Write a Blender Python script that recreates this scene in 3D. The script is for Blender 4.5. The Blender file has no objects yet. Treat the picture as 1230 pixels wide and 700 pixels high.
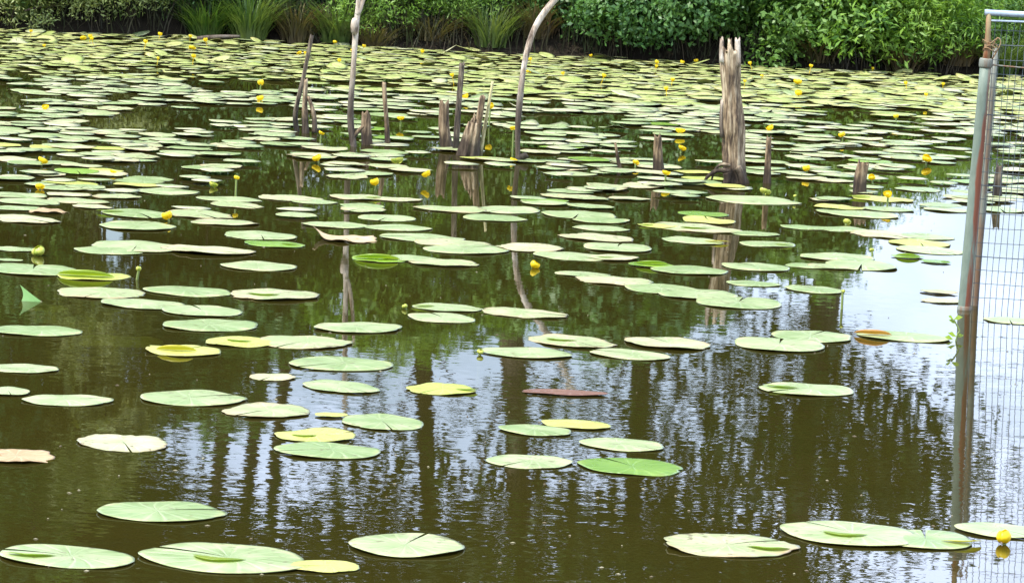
import bpy, math, random
import numpy as np
from mathutils import Vector, Matrix, noise

R = math.radians
rnd = random.Random(7)
nrng = np.random.default_rng(7)
S = bpy.context.scene
COL = S.collection

# ------------------------------------------------------------------ camera
F = 4800.0                      # focal length in photo pixels (photo 1230 px wide)
H = 1.667                       # eye height over the water
PITCH = math.atan(550 / F)
ROLL = R(2.8)
fwd = Vector((0, math.cos(PITCH), -math.sin(PITCH)))
up0 = Vector((0, math.sin(PITCH), math.cos(PITCH)))
rt0 = Vector((1, 0, 0))
rt = rt0 * math.cos(ROLL) + up0 * math.sin(ROLL)
up = up0 * math.cos(ROLL) - rt0 * math.sin(ROLL)
cam_d = bpy.data.cameras.new('camera')
cam = bpy.data.objects.new('camera', cam_d)
COL.objects.link(cam)
cam_d.sensor_width = 36
cam_d.lens = 36 * F / 1230
cam_d.clip_start = 0.1
cam_d.clip_end = 3000
cam.matrix_world = Matrix(((rt.x, up.x, -fwd.x, 0), (rt.y, up.y, -fwd.y, 0), (rt.z, up.z, -fwd.z, H), (0, 0, 0, 1)))
S.camera = cam


def ray(px, py):
    return (fwd * F + rt * (px - 615) + up * (350 - py)).normalized()


def water_at(px, py, z=0.0):
    d = ray(px, py)
    t = (z - H) / d.z
    return Vector((0, 0, H)) + d * t


def at_depth(px, py, Y):
    d = ray(px, py)
    return Vector((0, 0, H)) + d * (Y / d.y)


def mirrored_at(px, py, Y):     # what the still water shows at this place, Y metres away
    p = at_depth(px, py, Y)
    return Vector((p.x, p.y, -p.z))


def pix(p):
    v = Vector(p) - Vector((0, 0, H))
    k = F / v.dot(fwd)
    return 615 + v.dot(rt) * k, 350 - v.dot(up) * k


# ------------------------------------------------------------------ objects
def tag(o, label=None, cat=None, group=None, kind=None):
    if label: o['label'] = label
    if cat: o['category'] = cat
    if group: o['group'] = group
    if kind: o['kind'] = kind
    return o


def empty(name, loc, rz=0.0):
    o = bpy.data.objects.new(name, None)
    o.location = loc
    o.rotation_euler = (0, 0, rz)
    o.empty_display_size = 0.1
    COL.objects.link(o)
    return o


class MB:
    def __init__(s):
        s.v, s.f, s.uv = [], [], []

    def add(s, vs, fs, uvs=None):
        n = len(s.v)
        s.v += [tuple(v) for v in vs]
        s.f += [tuple(i + n for i in f) for f in fs]
        s.uv += list(uvs) if uvs is not None else [(0.0, 0.0)] * len(vs)

    def mesh(s, name, mat, smooth=True):
        m = bpy.data.meshes.new(name)
        m.from_pydata(s.v, [], s.f)
        uvl = m.uv_layers.new(name='UVMap')
        idx = np.empty(len(m.loops), dtype=np.int32)
        m.loops.foreach_get('vertex_index', idx)
        uvl.data.foreach_set('uv', np.array(s.uv, dtype=np.float32)[idx].ravel())
        if smooth:
            m.polygons.foreach_set('use_smooth', [True] * len(m.polygons))
        m.materials.append(mat)
        m.update()
        return m

    def build(s, name, mat, parent=None, smooth=True):
        return link(name, s.mesh(name, mat, smooth), parent)


def link(name, mesh, parent=None):
    o = bpy.data.objects.new(name, mesh)
    COL.objects.link(o)
    if parent: o.parent = parent
    return o


def tube(mb, pts, rad, seg=8, groove=0.0, jag=0.0, seed=0, cap=True, flare=0.0, knobs=0.0):
    """a tube along pts with one radius per point; grooves run along it; its end can be jagged"""
    pts = [Vector(p) for p in pts]
    r_ = random.Random(seed)
    ph = [r_.uniform(0, 6.28) for _ in range(6)]
    vs, fs, uvs = [], [], []
    n = len(pts)
    spikes = [r_.random() ** 1.5 for _ in range(seg)]
    L = 0.0
    for i, p in enumerate(pts):
        t = (pts[min(i + 1, n - 1)] - pts[max(i - 1, 0)]).normalized()
        a = t.cross(Vector((0, 1, 0.01))).normalized()
        b = t.cross(a).normalized()
        if i: L += (p - pts[i - 1]).length
        for k in range(seg):
            th = 2 * math.pi * k / seg
            g = 1 + groove * (0.5 * math.sin(3 * th + ph[0] + L * 1.5) + 0.6 * math.sin(7 * th + ph[1] - L * 2) + 0.45 * math.sin(11 * th + ph[2] + L))
            g += knobs * noise.noise(Vector((math.cos(th) * 1.3 + seed, math.sin(th) * 1.3, L * 6)))
            if flare and i < 3: g += flare * (1 - i / 3) * max(0, math.sin(2.5 * th + ph[3]))
            q = p + (a * math.cos(th) + b * math.sin(th)) * rad[i] * g
            if i == n - 1 and jag: q = q + t * (spikes[k] - 0.5) * jag
            vs.append(q)
            uvs.append((k / seg, L))
    for i in range(n - 1):
        for k in range(seg):
            k2 = (k + 1) % seg
            fs.append((i * seg + k, i * seg + k2, (i + 1) * seg + k2, (i + 1) * seg + k))
    if cap:
        c = len(vs)
        vs.append(pts[-1] - (pts[-1] - pts[-2]).normalized() * jag * 0.6)
        uvs.append((0, L))
        for k in range(seg):
            fs.append(((n - 1) * seg + k, (n - 1) * seg + (k + 1) % seg, c))
        c = len(vs)
        vs.append(pts[0]); uvs.append((0, 0))
        for k in range(seg):
            fs.append(((k + 1) % seg, k, c))
    mb.add(vs, fs, uvs)


def resample(pts, n):
    pts = [Vector(p) for p in pts]
    out = []
    m = len(pts) - 1
    for i in range(n):
        u = i / (n - 1) * m
        k = min(int(u), m - 1)
        t = u - k
        p0, p1, p2, p3 = pts[max(k - 1, 0)], pts[k], pts[k + 1], pts[min(k + 2, m)]
        out.append(0.5 * ((2 * p1) + (p2 - p0) * t + (2 * p0 - 5 * p1 + 4 * p2 - p3) * t * t + (3 * p1 - p0 - 3 * p2 + p3) * t ** 3))
    return out


# ------------------------------------------------------------------ materials
def mat(name):
    m = bpy.data.materials.new(name)
    m.use_nodes = True
    nt = m.node_tree
    nt.nodes.clear()
    return m, nt


def N(nt, t, **kw):
    n = nt.nodes.new(t)
    for k, v in kw.items():
        if k.startswith('i_'):
            key = k[2:]
            n.inputs[int(key) if key.isdigit() else key.replace('_', ' ')].default_value = v
        else:
            setattr(n, k, v)
    return n


def math_(nt, op, a, b=None, c=None):
    n = N(nt, 'ShaderNodeMath', operation=op)
    for i, x in enumerate((a, b, c)):
        if x is None: continue
        if isinstance(x, (int, float)): n.inputs[i].default_value = x
        else: nt.links.new(x, n.inputs[i])
    return n.outputs[0]


def mixc(nt, fac, a, b, blend='MIX'):
    n = N(nt, 'ShaderNodeMix', data_type='RGBA', blend_type=blend)
    for i, x in ((0, fac), (6, a), (7, b)):
        if isinstance(x, (int, float)): n.inputs[i].default_value = x
        elif isinstance(x, tuple): n.inputs[i].default_value = x if len(x) == 4 else x + (1,)
        else: nt.links.new(x, n.inputs[i])
    return n.outputs[2]


def ramp(nt, fac, stops):
    n = N(nt, 'ShaderNodeValToRGB')
    e = n.color_ramp.elements
    while len(e) < len(stops): e.new(0.5)
    for k, (p, c) in enumerate(stops):
        e[k].position = p
        e[k].color = c if len(c) == 4 else tuple(c) + (1,)
    nt.links.new(fac, n.inputs[0])
    return n.outputs[0]


def vscale(nt, sc, src='Object'):
    tc = N(nt, 'ShaderNodeTexCoord')
    mp = N(nt, 'ShaderNodeMapping')
    mp.inputs['Scale'].default_value = sc
    nt.links.new(tc.outputs[src], mp.inputs[0])
    return mp.outputs[0]


def position(nt, sc=(1, 1, 1)):
    g = N(nt, 'ShaderNodeNewGeometry')
    mp = N(nt, 'ShaderNodeMapping')
    mp.inputs['Scale'].default_value = sc
    nt.links.new(g.outputs['Position'], mp.inputs[0])
    return mp.outputs[0]


def noise_tex(nt, vec, scale, detail=4, rough=0.55):
    n = N(nt, 'ShaderNodeTexNoise', i_Scale=scale, i_Detail=detail, i_Roughness=rough)
    nt.links.new(vec, n.inputs['Vector'])
    return n


def out(nt, sh):
    o = N(nt, 'ShaderNodeOutputMaterial')
    nt.links.new(sh, o.inputs[0])


def principled(nt, col, rough=0.6, spec=0.5, normal=None):
    p = N(nt, 'ShaderNodeBsdfPrincipled')
    if isinstance(col, tuple): p.inputs['Base Color'].default_value = col + (1,)
    else: nt.links.new(col, p.inputs['Base Color'])
    if isinstance(rough, (int, float)): p.inputs['Roughness'].default_value = rough
    else: nt.links.new(rough, p.inputs['Roughness'])
    p.inputs['Specular IOR Level'].default_value = spec
    if normal is not None: nt.links.new(normal, p.inputs['Normal'])
    return p.outputs[0]


def bump(nt, h, strength=0.3, dist=0.01):
    b = N(nt, 'ShaderNodeBump', i_Strength=strength, i_Distance=dist)
    nt.links.new(h, b.inputs['Height'])
    return b.outputs[0]


def leaf_mat(name, c1, c2, c3=None, trans=0.3, rough=0.45, scale=2.0):
    m, nt = mat(name)
    g = N(nt, 'ShaderNodeNewGeometry')
    col = mixc(nt, g.outputs['Random Per Island'], c1, c2)
    nz = noise_tex(nt, position(nt), scale, 3)
    f = math_(nt, 'MULTIPLY', math_(nt, 'SUBTRACT', nz.outputs[0], 0.42), 3.2)
    f = math_(nt, 'MINIMUM', math_(nt, 'MAXIMUM', f, 0), 1)
    if c3: col = mixc(nt, f, col, c3)
    p = principled(nt, col, rough, 0.4)
    t = N(nt, 'ShaderNodeBsdfTranslucent')
    nt.links.new(mixc(nt, 1.0, col, (1.2, 1.25, 0.5), 'MULTIPLY'), t.inputs[0])
    mx = N(nt, 'ShaderNodeMixShader', i_0=trans)
    nt.links.new(p, mx.inputs[1]); nt.links.new(t.outputs[0], mx.inputs[2])
    out(nt, mx.outputs[0])
    return m


def pad_mat(name, c1, c2, edge, edge_amt, rough=0.38, spec=0.55, spots=0.5):
    m, nt = mat(name)
    g = N(nt, 'ShaderNodeNewGeometry')
    oi = N(nt, 'ShaderNodeObjectInfo')
    rv = math_(nt, 'FRACT', math_(nt, 'ADD', g.outputs['Random Per Island'], oi.outputs['Random']))
    pos = position(nt)
    n1 = noise_tex(nt, pos, 9.0, 4)
    n2 = noise_tex(nt, pos, 34.0, 5, 0.65)
    n3 = noise_tex(nt, pos, 5.0, 2)
    base = mixc(nt, math_(nt, 'ADD', math_(nt, 'MULTIPLY', rv, 0.7), math_(nt, 'MULTIPLY', math_(nt, 'SUBTRACT', n1.outputs[0], 0.5), 2.4)), c1, c2)
    # veins fanning out from the stalk (uv is the blade's own disc)
    uv = N(nt, 'ShaderNodeUVMap')
    sx = N(nt, 'ShaderNodeSeparateXYZ')
    nt.links.new(uv.outputs[0], sx.inputs[0])
    rr = math_(nt, 'SQRT', math_(nt, 'ADD', math_(nt, 'MULTIPLY', sx.outputs[0], sx.outputs[0]), math_(nt, 'MULTIPLY', sx.outputs[1], sx.outputs[1])))
    an = math_(nt, 'ARCTAN2', sx.outputs[1], sx.outputs[0])
    vein = math_(nt, 'POWER', math_(nt, 'ABSOLUTE', math_(nt, 'COSINE', math_(nt, 'ADD', math_(nt, 'MULTIPLY', an, 9.0), math_(nt, 'MULTIPLY', rr, 1.2)))), 14.0)
    base = mixc(nt, math_(nt, 'MULTIPLY', vein, 0.22), base, tuple(min(1, x * 1.45 + 0.02) for x in c2))
    # worn rim and blotches, more on some leaves than on others
    rim = math_(nt, 'ADD', math_(nt, 'MULTIPLY', math_(nt, 'SUBTRACT', rr, 0.84), 3.4), math_(nt, 'MULTIPLY', math_(nt, 'SUBTRACT', n1.outputs[0], 0.5), 2.6))
    rim = math_(nt, 'MULTIPLY', math_(nt, 'MINIMUM', math_(nt, 'MAXIMUM', rim, 0), 1), edge_amt)
    base = mixc(nt, rim, base, edge)
    sp = math_(nt, 'GREATER_THAN', math_(nt, 'ADD', n2.outputs[0], math_(nt, 'MULTIPLY', n3.outputs[0], 0.25)), 0.75)
    base = mixc(nt, math_(nt, 'MULTIPLY', sp, spots), base, (0.12, 0.075, 0.03))
    ro = math_(nt, 'ADD', math_(nt, 'MULTIPLY', n1.outputs[0], 0.25), rough - 0.12)
    hgt = math_(nt, 'ADD', math_(nt, 'MULTIPLY', n1.outputs[0], 1.0), math_(nt, 'MULTIPLY', vein, -0.25))
    out(nt, principled(nt, base, ro, spec, bump(nt, hgt, 0.5, 0.008)))
    return m


def wood_mat(name, light, mid, dark, wet=0.16, pale=None):
    m, nt = mat(name)
    v = vscale(nt, (1, 1, 0.15))
    n1 = noise_tex(nt, v, 55, 6, 0.65)
    v2 = vscale(nt, (1, 1, 0.3))
    n2 = noise_tex(nt, v2, 10, 4)
    col = ramp(nt, math_(nt, 'ADD', math_(nt, 'MULTIPLY', n1.outputs[0], 0.75), math_(nt, 'MULTIPLY', n2.outputs[0], 0.25)), [(0.40, dark), (0.5, mid), (0.60, light)])
    if pale:
        nb = noise_tex(nt, vscale(nt, (1, 1, 0.5)), 14, 3)
        col = mixc(nt, math_(nt, 'MULTIPLY', math_(nt, 'MAXIMUM', math_(nt, 'SUBTRACT', nb.outputs[0], 0.48), 0), 5.0), col, pale)
    # soaked foot above the waterline
    g = N(nt, 'ShaderNodeNewGeometry')
    sx = N(nt, 'ShaderNodeSeparateXYZ')
    nt.links.new(g.outputs['Position'], sx.inputs[0])
    w = math_(nt, 'SUBTRACT', 1.0, math_(nt, 'DIVIDE', math_(nt, 'ADD', sx.outputs[2], math_(nt, 'MULTIPLY', math_(nt, 'SUBTRACT', n2.outputs[0], 0.5), 0.12)), wet))
    w = math_(nt, 'MINIMUM', math_(nt, 'MAXIMUM', math_(nt, 'MULTIPLY', w, 2.0), 0), 0.85)
    col = mixc(nt, w, col, tuple(x * 0.45 for x in dark))
    out(nt, principled(nt, col, 0.8, 0.3, bump(nt, n1.outputs[0], 0.9, 0.012)))
    return m


M = {}
M['pad_green'] = pad_mat('pad_green', (0.20, 0.275, 0.09), (0.37, 0.405, 0.20), (0.54, 0.50, 0.17), 0.5, 0.34, spots=0.6)
M['pad_cream'] = pad_mat('pad_cream', (0.26, 0.31, 0.12), (0.44, 0.415, 0.23), (0.36, 0.22, 0.09), 0.85, 0.42, spots=0.8)
M['pad_yellow'] = pad_mat('pad_yellow', (0.33, 0.38, 0.06), (0.45, 0.44, 0.11), (0.40, 0.28, 0.05), 0.4, spots=0.4)
M['pad_wet'] = pad_mat('pad_wet', (0.13, 0.24, 0.025), (0.21, 0.33, 0.035), (0.33, 0.33, 0.06), 0.3, 0.3, spots=0.2)
M['pad_brown'] = pad_mat('pad_brown', (0.34, 0.23, 0.11), (0.50, 0.39, 0.22), (0.22, 0.12, 0.06), 0.5, 0.6, 0.3)
M['pad_red'] = pad_mat('pad_red', (0.15, 0.065, 0.035), (0.22, 0.115, 0.065), (0.12, 0.05, 0.03), 0.5, 0.45, 0.4)
M['pad_far'] = pad_mat('pad_far', (0.21, 0.28, 0.10), (0.49, 0.45, 0.27), (0.46, 0.38, 0.14), 0.5, 0.42, spots=0.4)
M['pad_bank'] = pad_mat('pad_bank', (0.25, 0.31, 0.07), (0.45, 0.42, 0.17), (0.46, 0.34, 0.08), 0.5, 0.45, spots=0.5)
M['fold'] = leaf_mat('fold', (0.16, 0.27, 0.02), (0.24, 0.34, 0.03), (0.28, 0.34, 0.03), 0.35, 0.35, 8)
M['fold_yellow'] = leaf_mat('fold_yellow', (0.40, 0.38, 0.03), (0.48, 0.40, 0.05), None, 0.3, 0.4)
M['fold_orange'] = leaf_mat('fold_orange', (0.45, 0.18, 0.03), (0.50, 0.26, 0.06), None, 0.25, 0.45)
M['fold_pale'] = leaf_mat('fold_pale', (0.16, 0.33, 0.09), (0.22, 0.40, 0.13), None, 0.3, 0.4)
M['petal'] = leaf_mat('petal', (0.80, 0.56, 0.008), (0.82, 0.62, 0.015), None, 0.25, 0.4)
M['bud'] = leaf_mat('bud', (0.30, 0.38, 0.05), (0.52, 0.50, 0.08), None, 0.15, 0.4)
M['stigma'] = leaf_mat('stigma', (0.62, 0.36, 0.01), (0.60, 0.38, 0.02), None, 0.1, 0.5)
M['stem'] = leaf_mat('stem', (0.16, 0.22, 0.05), (0.22, 0.27, 0.07), None, 0.1, 0.5)
M['dead_wood'] = wood_mat('dead_wood', (0.54, 0.43, 0.28), (0.25, 0.175, 0.10), (0.055, 0.035, 0.022), 0.12)
M['dark_wood'] = wood_mat('dark_wood', (0.26, 0.21, 0.14), (0.12, 0.09, 0.06), (0.025, 0.018, 0.013), 0.1)
M['red_wood'] = wood_mat('red_wood', (0.40, 0.29, 0.17), (0.18, 0.12, 0.065), (0.05, 0.032, 0.02), 0.10)
M['bleached_wood'] = wood_mat('bleached_wood', (0.54, 0.44, 0.33), (0.33, 0.25, 0.175), (0.10, 0.07, 0.048), 0.45, (0.64, 0.56, 0.45))
M['straw_wood'] = wood_mat('straw_wood', (0.58, 0.52, 0.27), (0.46, 0.40, 0.20), (0.22, 0.18, 0.09), 0.05)
M['bark'] = wood_mat('bark', (0.16, 0.12, 0.085), (0.09, 0.065, 0.045), (0.035, 0.025, 0.018), 0.01)


def water_mat():
    m, nt = mat('pond_water')
    pos = position(nt)
    # small wind ripples: the slope of the surface, calmer among the pads, livelier in the open water in front
    a = noise_tex(nt, position(nt, (1.0, 1.5, 1.0)), 11, 3, 0.55)
    b = noise_tex(nt, position(nt, (0.8, 1.6, 1.0)), 26, 2, 0.5)
    mask = noise_tex(nt, position(nt, (0.7, 0.45, 1)), 0.9, 2)
    sep = N(nt, 'ShaderNodeSeparateXYZ')
    nt.links.new(pos, sep.inputs[0])
    near = N(nt, 'ShaderNodeMapRange', i_1=9.0, i_2=16.0, i_3=1.0, i_4=0.2)
    nt.links.new(sep.outputs[1], near.inputs[0])
    amp = math_(nt, 'MULTIPLY', near.outputs[0], math_(nt, 'ADD', 0.25, math_(nt, 'MULTIPLY', math_(nt, 'MAXIMUM', math_(nt, 'SUBTRACT', mask.outputs[0], 0.36), 0), 4.0)))
    sub = N(nt, 'ShaderNodeVectorMath', operation='SUBTRACT'); sub.inputs[1].default_value = (0.5, 0.5, 0.5)
    nt.links.new(a.outputs['Color'], sub.inputs[0])
    sub2 = N(nt, 'ShaderNodeVectorMath', operation='SUBTRACT'); sub2.inputs[1].default_value = (0.5, 0.5, 0.5)
    nt.links.new(b.outputs['Color'], sub2.inputs[0])
    s1 = N(nt, 'ShaderNodeVectorMath', operation='SCALE'); s1.inputs[3].default_value = 0.015
    nt.links.new(sub.outputs[0], s1.inputs[0])
    s2 = N(nt, 'ShaderNodeVectorMath', operation='SCALE'); s2.inputs[3].default_value = 0.027
    nt.links.new(sub2.outputs[0], s2.inputs[0])
    ad = N(nt, 'ShaderNodeVectorMath', operation='ADD')
    nt.links.new(s1.outputs[0], ad.inputs[0]); nt.links.new(s2.outputs[0], ad.inputs[1])
    sc = N(nt, 'ShaderNodeVectorMath', operation='SCALE')
    nt.links.new(ad.outputs[0], sc.inputs[0]); nt.links.new(amp, sc.inputs[3])
    flat = N(nt, 'ShaderNodeVectorMath', operation='MULTIPLY'); flat.inputs[1].default_value = (1, 1, 0)
    nt.links.new(sc.outputs[0], flat.inputs[0])
    zz = N(nt, 'ShaderNodeVectorMath', operation='ADD'); zz.inputs[1].default_value = (0, 0, 1)
    nt.links.new(flat.outputs[0], zz.inputs[0])
    nn = N(nt, 'ShaderNodeVectorMath', operation='NORMALIZE')
    nt.links.new(zz.outputs[0], nn.inputs[0])
    fr = N(nt, 'ShaderNodeFresnel', i_IOR=1.33)
    nt.links.new(nn.outputs[0], fr.inputs['Normal'])
    gl = N(nt, 'ShaderNodeBsdfGlossy', i_Roughness=0.012)
    nt.links.new(nn.outputs[0], gl.inputs['Normal'])
    cl = noise_tex(nt, pos, 0.7, 3)
    df = N(nt, 'ShaderNodeBsdfDiffuse')
    nt.links.new(mixc(nt, cl.outputs[0], (0.064, 0.047, 0.009), (0.046, 0.045, 0.007)), df.inputs[0])
    tr = N(nt, 'ShaderNodeBsdfTransparent')
    tr.inputs[0].default_value = (0.62, 0.55, 0.22, 1)
    body = N(nt, 'ShaderNodeMixShader', i_0=0.5)
    nt.links.new(df.outputs[0], body.inputs[1]); nt.links.new(tr.outputs[0], body.inputs[2])
    mx = N(nt, 'ShaderNodeMixShader')
    nt.links.new(fr.outputs[0], mx.inputs[0]); nt.links.new(body.outputs[0], mx.inputs[1]); nt.links.new(gl.outputs[0], mx.inputs[2])
    out(nt, mx.outputs[0])
    return m


def ground_mat():
    m, nt = mat('bank_earth')
    pos = position(nt)
    a = noise_tex(nt, pos, 1.3, 5)
    b = noise_tex(nt, pos, 18, 5, 0.7)
    sep = N(nt, 'ShaderNodeSeparateXYZ')
    nt.links.new(pos, sep.inputs[0])
    up_ = N(nt, 'ShaderNodeMapRange', i_1=0.15, i_2=0.55, i_3=0.0, i_4=1.0)
    nt.links.new(sep.outputs[2], up_.inputs[0])
    soil = mixc(nt, b.outputs[0], (0.012, 0.009, 0.005), (0.030, 0.021, 0.012))
    grass = mixc(nt, b.outputs[0], (0.03, 0.05, 0.012), (0.08, 0.11, 0.03))
    f = math_(nt, 'MULTIPLY', up_.outputs[0], math_(nt, 'ADD', 0.45, a.outputs[0]))
    col = mixc(nt, math_(nt, 'MINIMUM', f, 1), soil, grass)
    out(nt, principled(nt, col, 0.9, 0.2, bump(nt, b.outputs[0], 0.8, 0.03)))
    return m


# ------------------------------------------------------------------ sky, sun
SUN_EL, SUN_AZ = R(58), R(236)       # compass style: 0 = +Y, 90 = +X; the sun stands behind the left shoulder
sd = Vector((math.sin(SUN_AZ) * math.cos(SUN_EL), math.cos(SUN_AZ) * math.cos(SUN_EL), math.sin(SUN_EL)))
L = bpy.data.lights.new('sun', 'SUN')
L.energy = 4.4
L.angle = R(0.53)
L.color = (1.0, 0.955, 0.88)
sun = bpy.data.objects.new('sun', L)
COL.objects.link(sun)
sun.rotation_euler = sd.to_track_quat('Z', 'Y').to_euler()
sun.location = sd * 50
W = bpy.data.worlds.new('World')
S.world = W
W.use_nodes = True
nt = W.node_tree
nt.nodes.clear()
sky = N(nt, 'ShaderNodeTexSky', sky_type='NISHITA', sun_disc=False)
sky.sun_elevation = SUN_EL
sky.sun_rotation = SUN_AZ
sky.air_density = 1.0; sky.dust_density = 0.4
tc = N(nt, 'ShaderNodeTexCoord')
mp = N(nt, 'ShaderNodeMapping'); mp.inputs['Scale'].default_value = (1, 1, 2.2)
nt.links.new(tc.outputs['Generated'], mp.inputs[0])
cn = noise_tex(nt, mp.outputs[0], 3.2, 7, 0.58)
cf = N(nt, 'ShaderNodeMapRange', i_1=0.41, i_2=0.61, i_3=0.08, i_4=0.95)
nt.links.new(cn.outputs[0], cf.inputs[0])
skyc = mixc(nt, cf.outputs[0], sky.outputs[0], (13.0, 15.2, 20.0))
bg = N(nt, 'ShaderNodeBackground', i_Strength=0.15)
nt.links.new(skyc, bg.inputs[0])
wo = N(nt, 'ShaderNodeOutputWorld')
nt.links.new(bg.outputs[0], wo.inputs[0])

S.view_settings.view_transform = 'Standard'
S.view_settings.look = 'None'
S.view_settings.gamma = 1
S.view_settings.exposure = 0.55
S.render.engine = 'CYCLES'
S.cycles.use_denoising = True
S.cycles.caustics_reflective = False
S.cycles.caustics_refractive = False
S.cycles.max_bounces = 8
S.cycles.transparent_max_bounces = 12
S.cycles.sample_clamp_indirect = 6

# ------------------------------------------------------------------ ground and water
def shore(x):
    return 30.35 + 0.22 * noise.noise(Vector((x * 0.7, 3.1, 0))) + 0.08 * noise.noise(Vector((x * 3, 9.1, 0))) + 0.012 * x


def ground_z(x, y):
    d_far = y - shore(x)
    d_near = 2.2 - y
    d_side = abs(x) - 26 - 2 * noise.noise(Vector((0.1 * y, 5, 0)))
    d = max(d_far, d_near, d_side)
    if d < -1: z = -0.55
    elif d < 0: z = -0.55 * (-d)
    elif d < 0.35: z = 0.22 * d / 0.35
    else: z = 0.22 + 0.5 * (1 - math.exp(-(d - 0.35) / 4))
    if d > 0: z += 0.05 * noise.noise(Vector((x * 1.7, y * 1.7, 0)))
    if d > 20: z += 0.02 * (d - 20) ** 0.8
    return z


def axis(lo, hi, a, b, step):
    xs = list(np.arange(a, b + 1e-6, step))
    k, s = b, step
    while k < hi:
        s *= 1.35; k += s; xs.append(min(k, hi))
    k, s = a, step
    while k > lo:
        s *= 1.35; k -= s; xs.insert(0, max(k, lo))
    return xs


XS = axis(-900, 900, -8, 8, 0.25)
YS = axis(-900, 1400, 28.6, 34, 0.12)
g = MB()
g.add([(x, y, ground_z(x, y)) for y in YS for x in XS],
      [(j * len(XS) + i, j * len(XS) + i + 1, (j + 1) * len(XS) + i + 1, (j + 1) * len(XS) + i) for j in range(len(YS) - 1) for i in range(len(XS) - 1)])
tag(g.build('ground', ground_mat()), kind='structure')
w = MB()
w.add([(-29, -1, 0), (29, -1, 0), (29, 32, 0), (-29, 32, 0)], [(0, 1, 2, 3)])
tag(w.build('pond_water', water_mat()), kind='structure')

# ------------------------------------------------------------------ lily pads
def pad_shape(mb, c=(0, 0, 0), r=1.0, rz=0.0, seed=0, wave=0.02, ragged=0.0, notch=True, tilt=(0, 0), seg=36, rings=(0.0, 0.4, 0.75, 0.93, 1.0), thick=0.009, curl=0.0):
    """an oval floating leaf with a slit to the stalk, unit length 2; r scales it"""
    q = random.Random(seed)
    ph = [q.uniform(0, 6.28) for _ in range(5)]
    wid = q.uniform(0.80, 0.94)
    k1, k2 = q.choice((2, 3)), q.choice((4, 5, 6))
    gap = q.uniform(0.015, 0.06) if notch else 0.0
    cr, sr = math.cos(rz), math.sin(rz)
    cd = q.uniform(0, 6.28)
    bites = [(q.uniform(0, 6.28), q.uniform(0.04, 0.11), q.uniform(0.03, 0.09)) for _ in range(q.choice((0, 1, 1, 2, 3)))]
    vs, fs, uvs = [], [], []
    nseg = seg

    def put(rad, th, dz=0.0):
        o = 1 + 0.025 * math.sin(k2 * th + ph[0]) + ragged * (0.5 * math.sin(9 * th + ph[1]) + 0.5 * math.sin(17 * th + ph[2]))
        for ba, bw, bd in bites:
            e = (th - ba + math.pi) % (2 * math.pi) - math.pi
            o -= bd * math.exp(-(e / bw) ** 4) * rad ** 4
        x = rad * math.cos(th) * o
        y = rad * math.sin(th) * wid * o
        x -= 0.12 * rad
        z = wave * rad ** 3 * (math.sin(k1 * th + ph[3]) + 0.6 * math.sin(k2 * th + ph[4])) + 0.02 * (1 - rad ** 2)
        if curl:
            d = x * math.cos(cd) + y * math.sin(cd)
            if d > 0.35:
                e = d - 0.35
                z += curl * e * e * 3
                x -= math.cos(cd) * e * min(0.8, curl) * 0.6; y -= math.sin(cd) * e * min(0.8, curl) * 0.6
        u, v = x, y
        z += tilt[0] * x + tilt[1] * y + dz
        vs.append((c[0] + r * (x * cr - y * sr), c[1] + r * (x * sr + y * cr), c[2] + r * z))
        uvs.append((rad * math.cos(th), rad * math.sin(th)))

    n = nseg + 1 if notch else nseg
    ths = [math.pi + gap + (2 * math.pi - 2 * gap) * k / nseg for k in range(n)] if notch else [2 * math.pi * k / nseg for k in range(n)]
    for rad in rings[1:]:
        for th in ths: put(rad, th)
    for th in ths: put(0.985, th, -thick)
    vs.insert(0, (c[0] - r * 0.05 * cr, c[1] - r * 0.05 * sr, c[2] + r * 0.012)); uvs.insert(0, (0, 0))
    R_ = len(rings)
    for i in range(R_):
        for k in range(n - 1 if notch else n):
            k2_ = (k + 1) % n
            if i == 0: fs.append((0, 1 + k, 1 + k2_))
            else:
                a, b = 1 + (i - 1) * n, 1 + i * n
                fs.append((a + k, b + k, b + k2_, a + k2_))
    mb.add(vs, fs, uvs)
    return vs


def flap_shape(mb, length, width, height, seed):
    """part of a blade turned up and over: a curved tongue"""
    q = random.Random(seed)
    nu, nv = 12, 6
    vs, fs = [], []
    for i in range(nu + 1):
        u = i / nu
        wdt = math.sin(math.pi * u) ** 0.6
        for j in range(nv + 1):
            v = j / nv
            a = v * 2.0
            x = (u - 0.5) * length
            y = -width * wdt * math.sin(a) * 0.9
            z = 0.004 + height * wdt * (math.sin(a * 0.75) * 0.35 + (1 - math.cos(a)) * 0.3) + 0.004 * math.sin(u * 9 + q.random())
            vs.append((x, y, z))
    for i in range(nu):
        for j in range(nv):
            a = i * (nv + 1) + j
            fs.append((a, a + nv + 1, a + nv + 2, a + 1))
    mb.add(vs, fs)


KIND = {'g': ('pad_green', 0.010, 0.006, 0.0), 'c': ('pad_cream', 0.014, 0.03, 0.05), 'y': ('pad_yellow', 0.012, 0.015, 0.05), 'd': ('pad_wet', 0.010, 0.0, 0.0),
        'b': ('pad_brown', 0.05, 0.06, 0.3), 'r': ('pad_red', 0.006, 0.0, 0.0), 's': ('pad_wet', 0.02, 0.0, 0.0)}
MESHES = {}
def pad_mesh(kind, var):
    key = (kind, var)
    if key not in MESHES:
        mn, wv, rg, cu = KIND[kind]
        mb = MB()
        pad_shape(mb, seed=ord(kind) * 31 + var, wave=wv, ragged=rg, curl=cu if var % 2 else 0, seg=72)
        me = mb.mesh('lily_pad', M[mn])
        MESHES[key] = (me, np.array(mb.v))
    return MESHES[key]


PAD_GROUP = 'lily pads floating on the pond'
ALL_PADS = []      # (x, y, radius) of every pad standing


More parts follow.
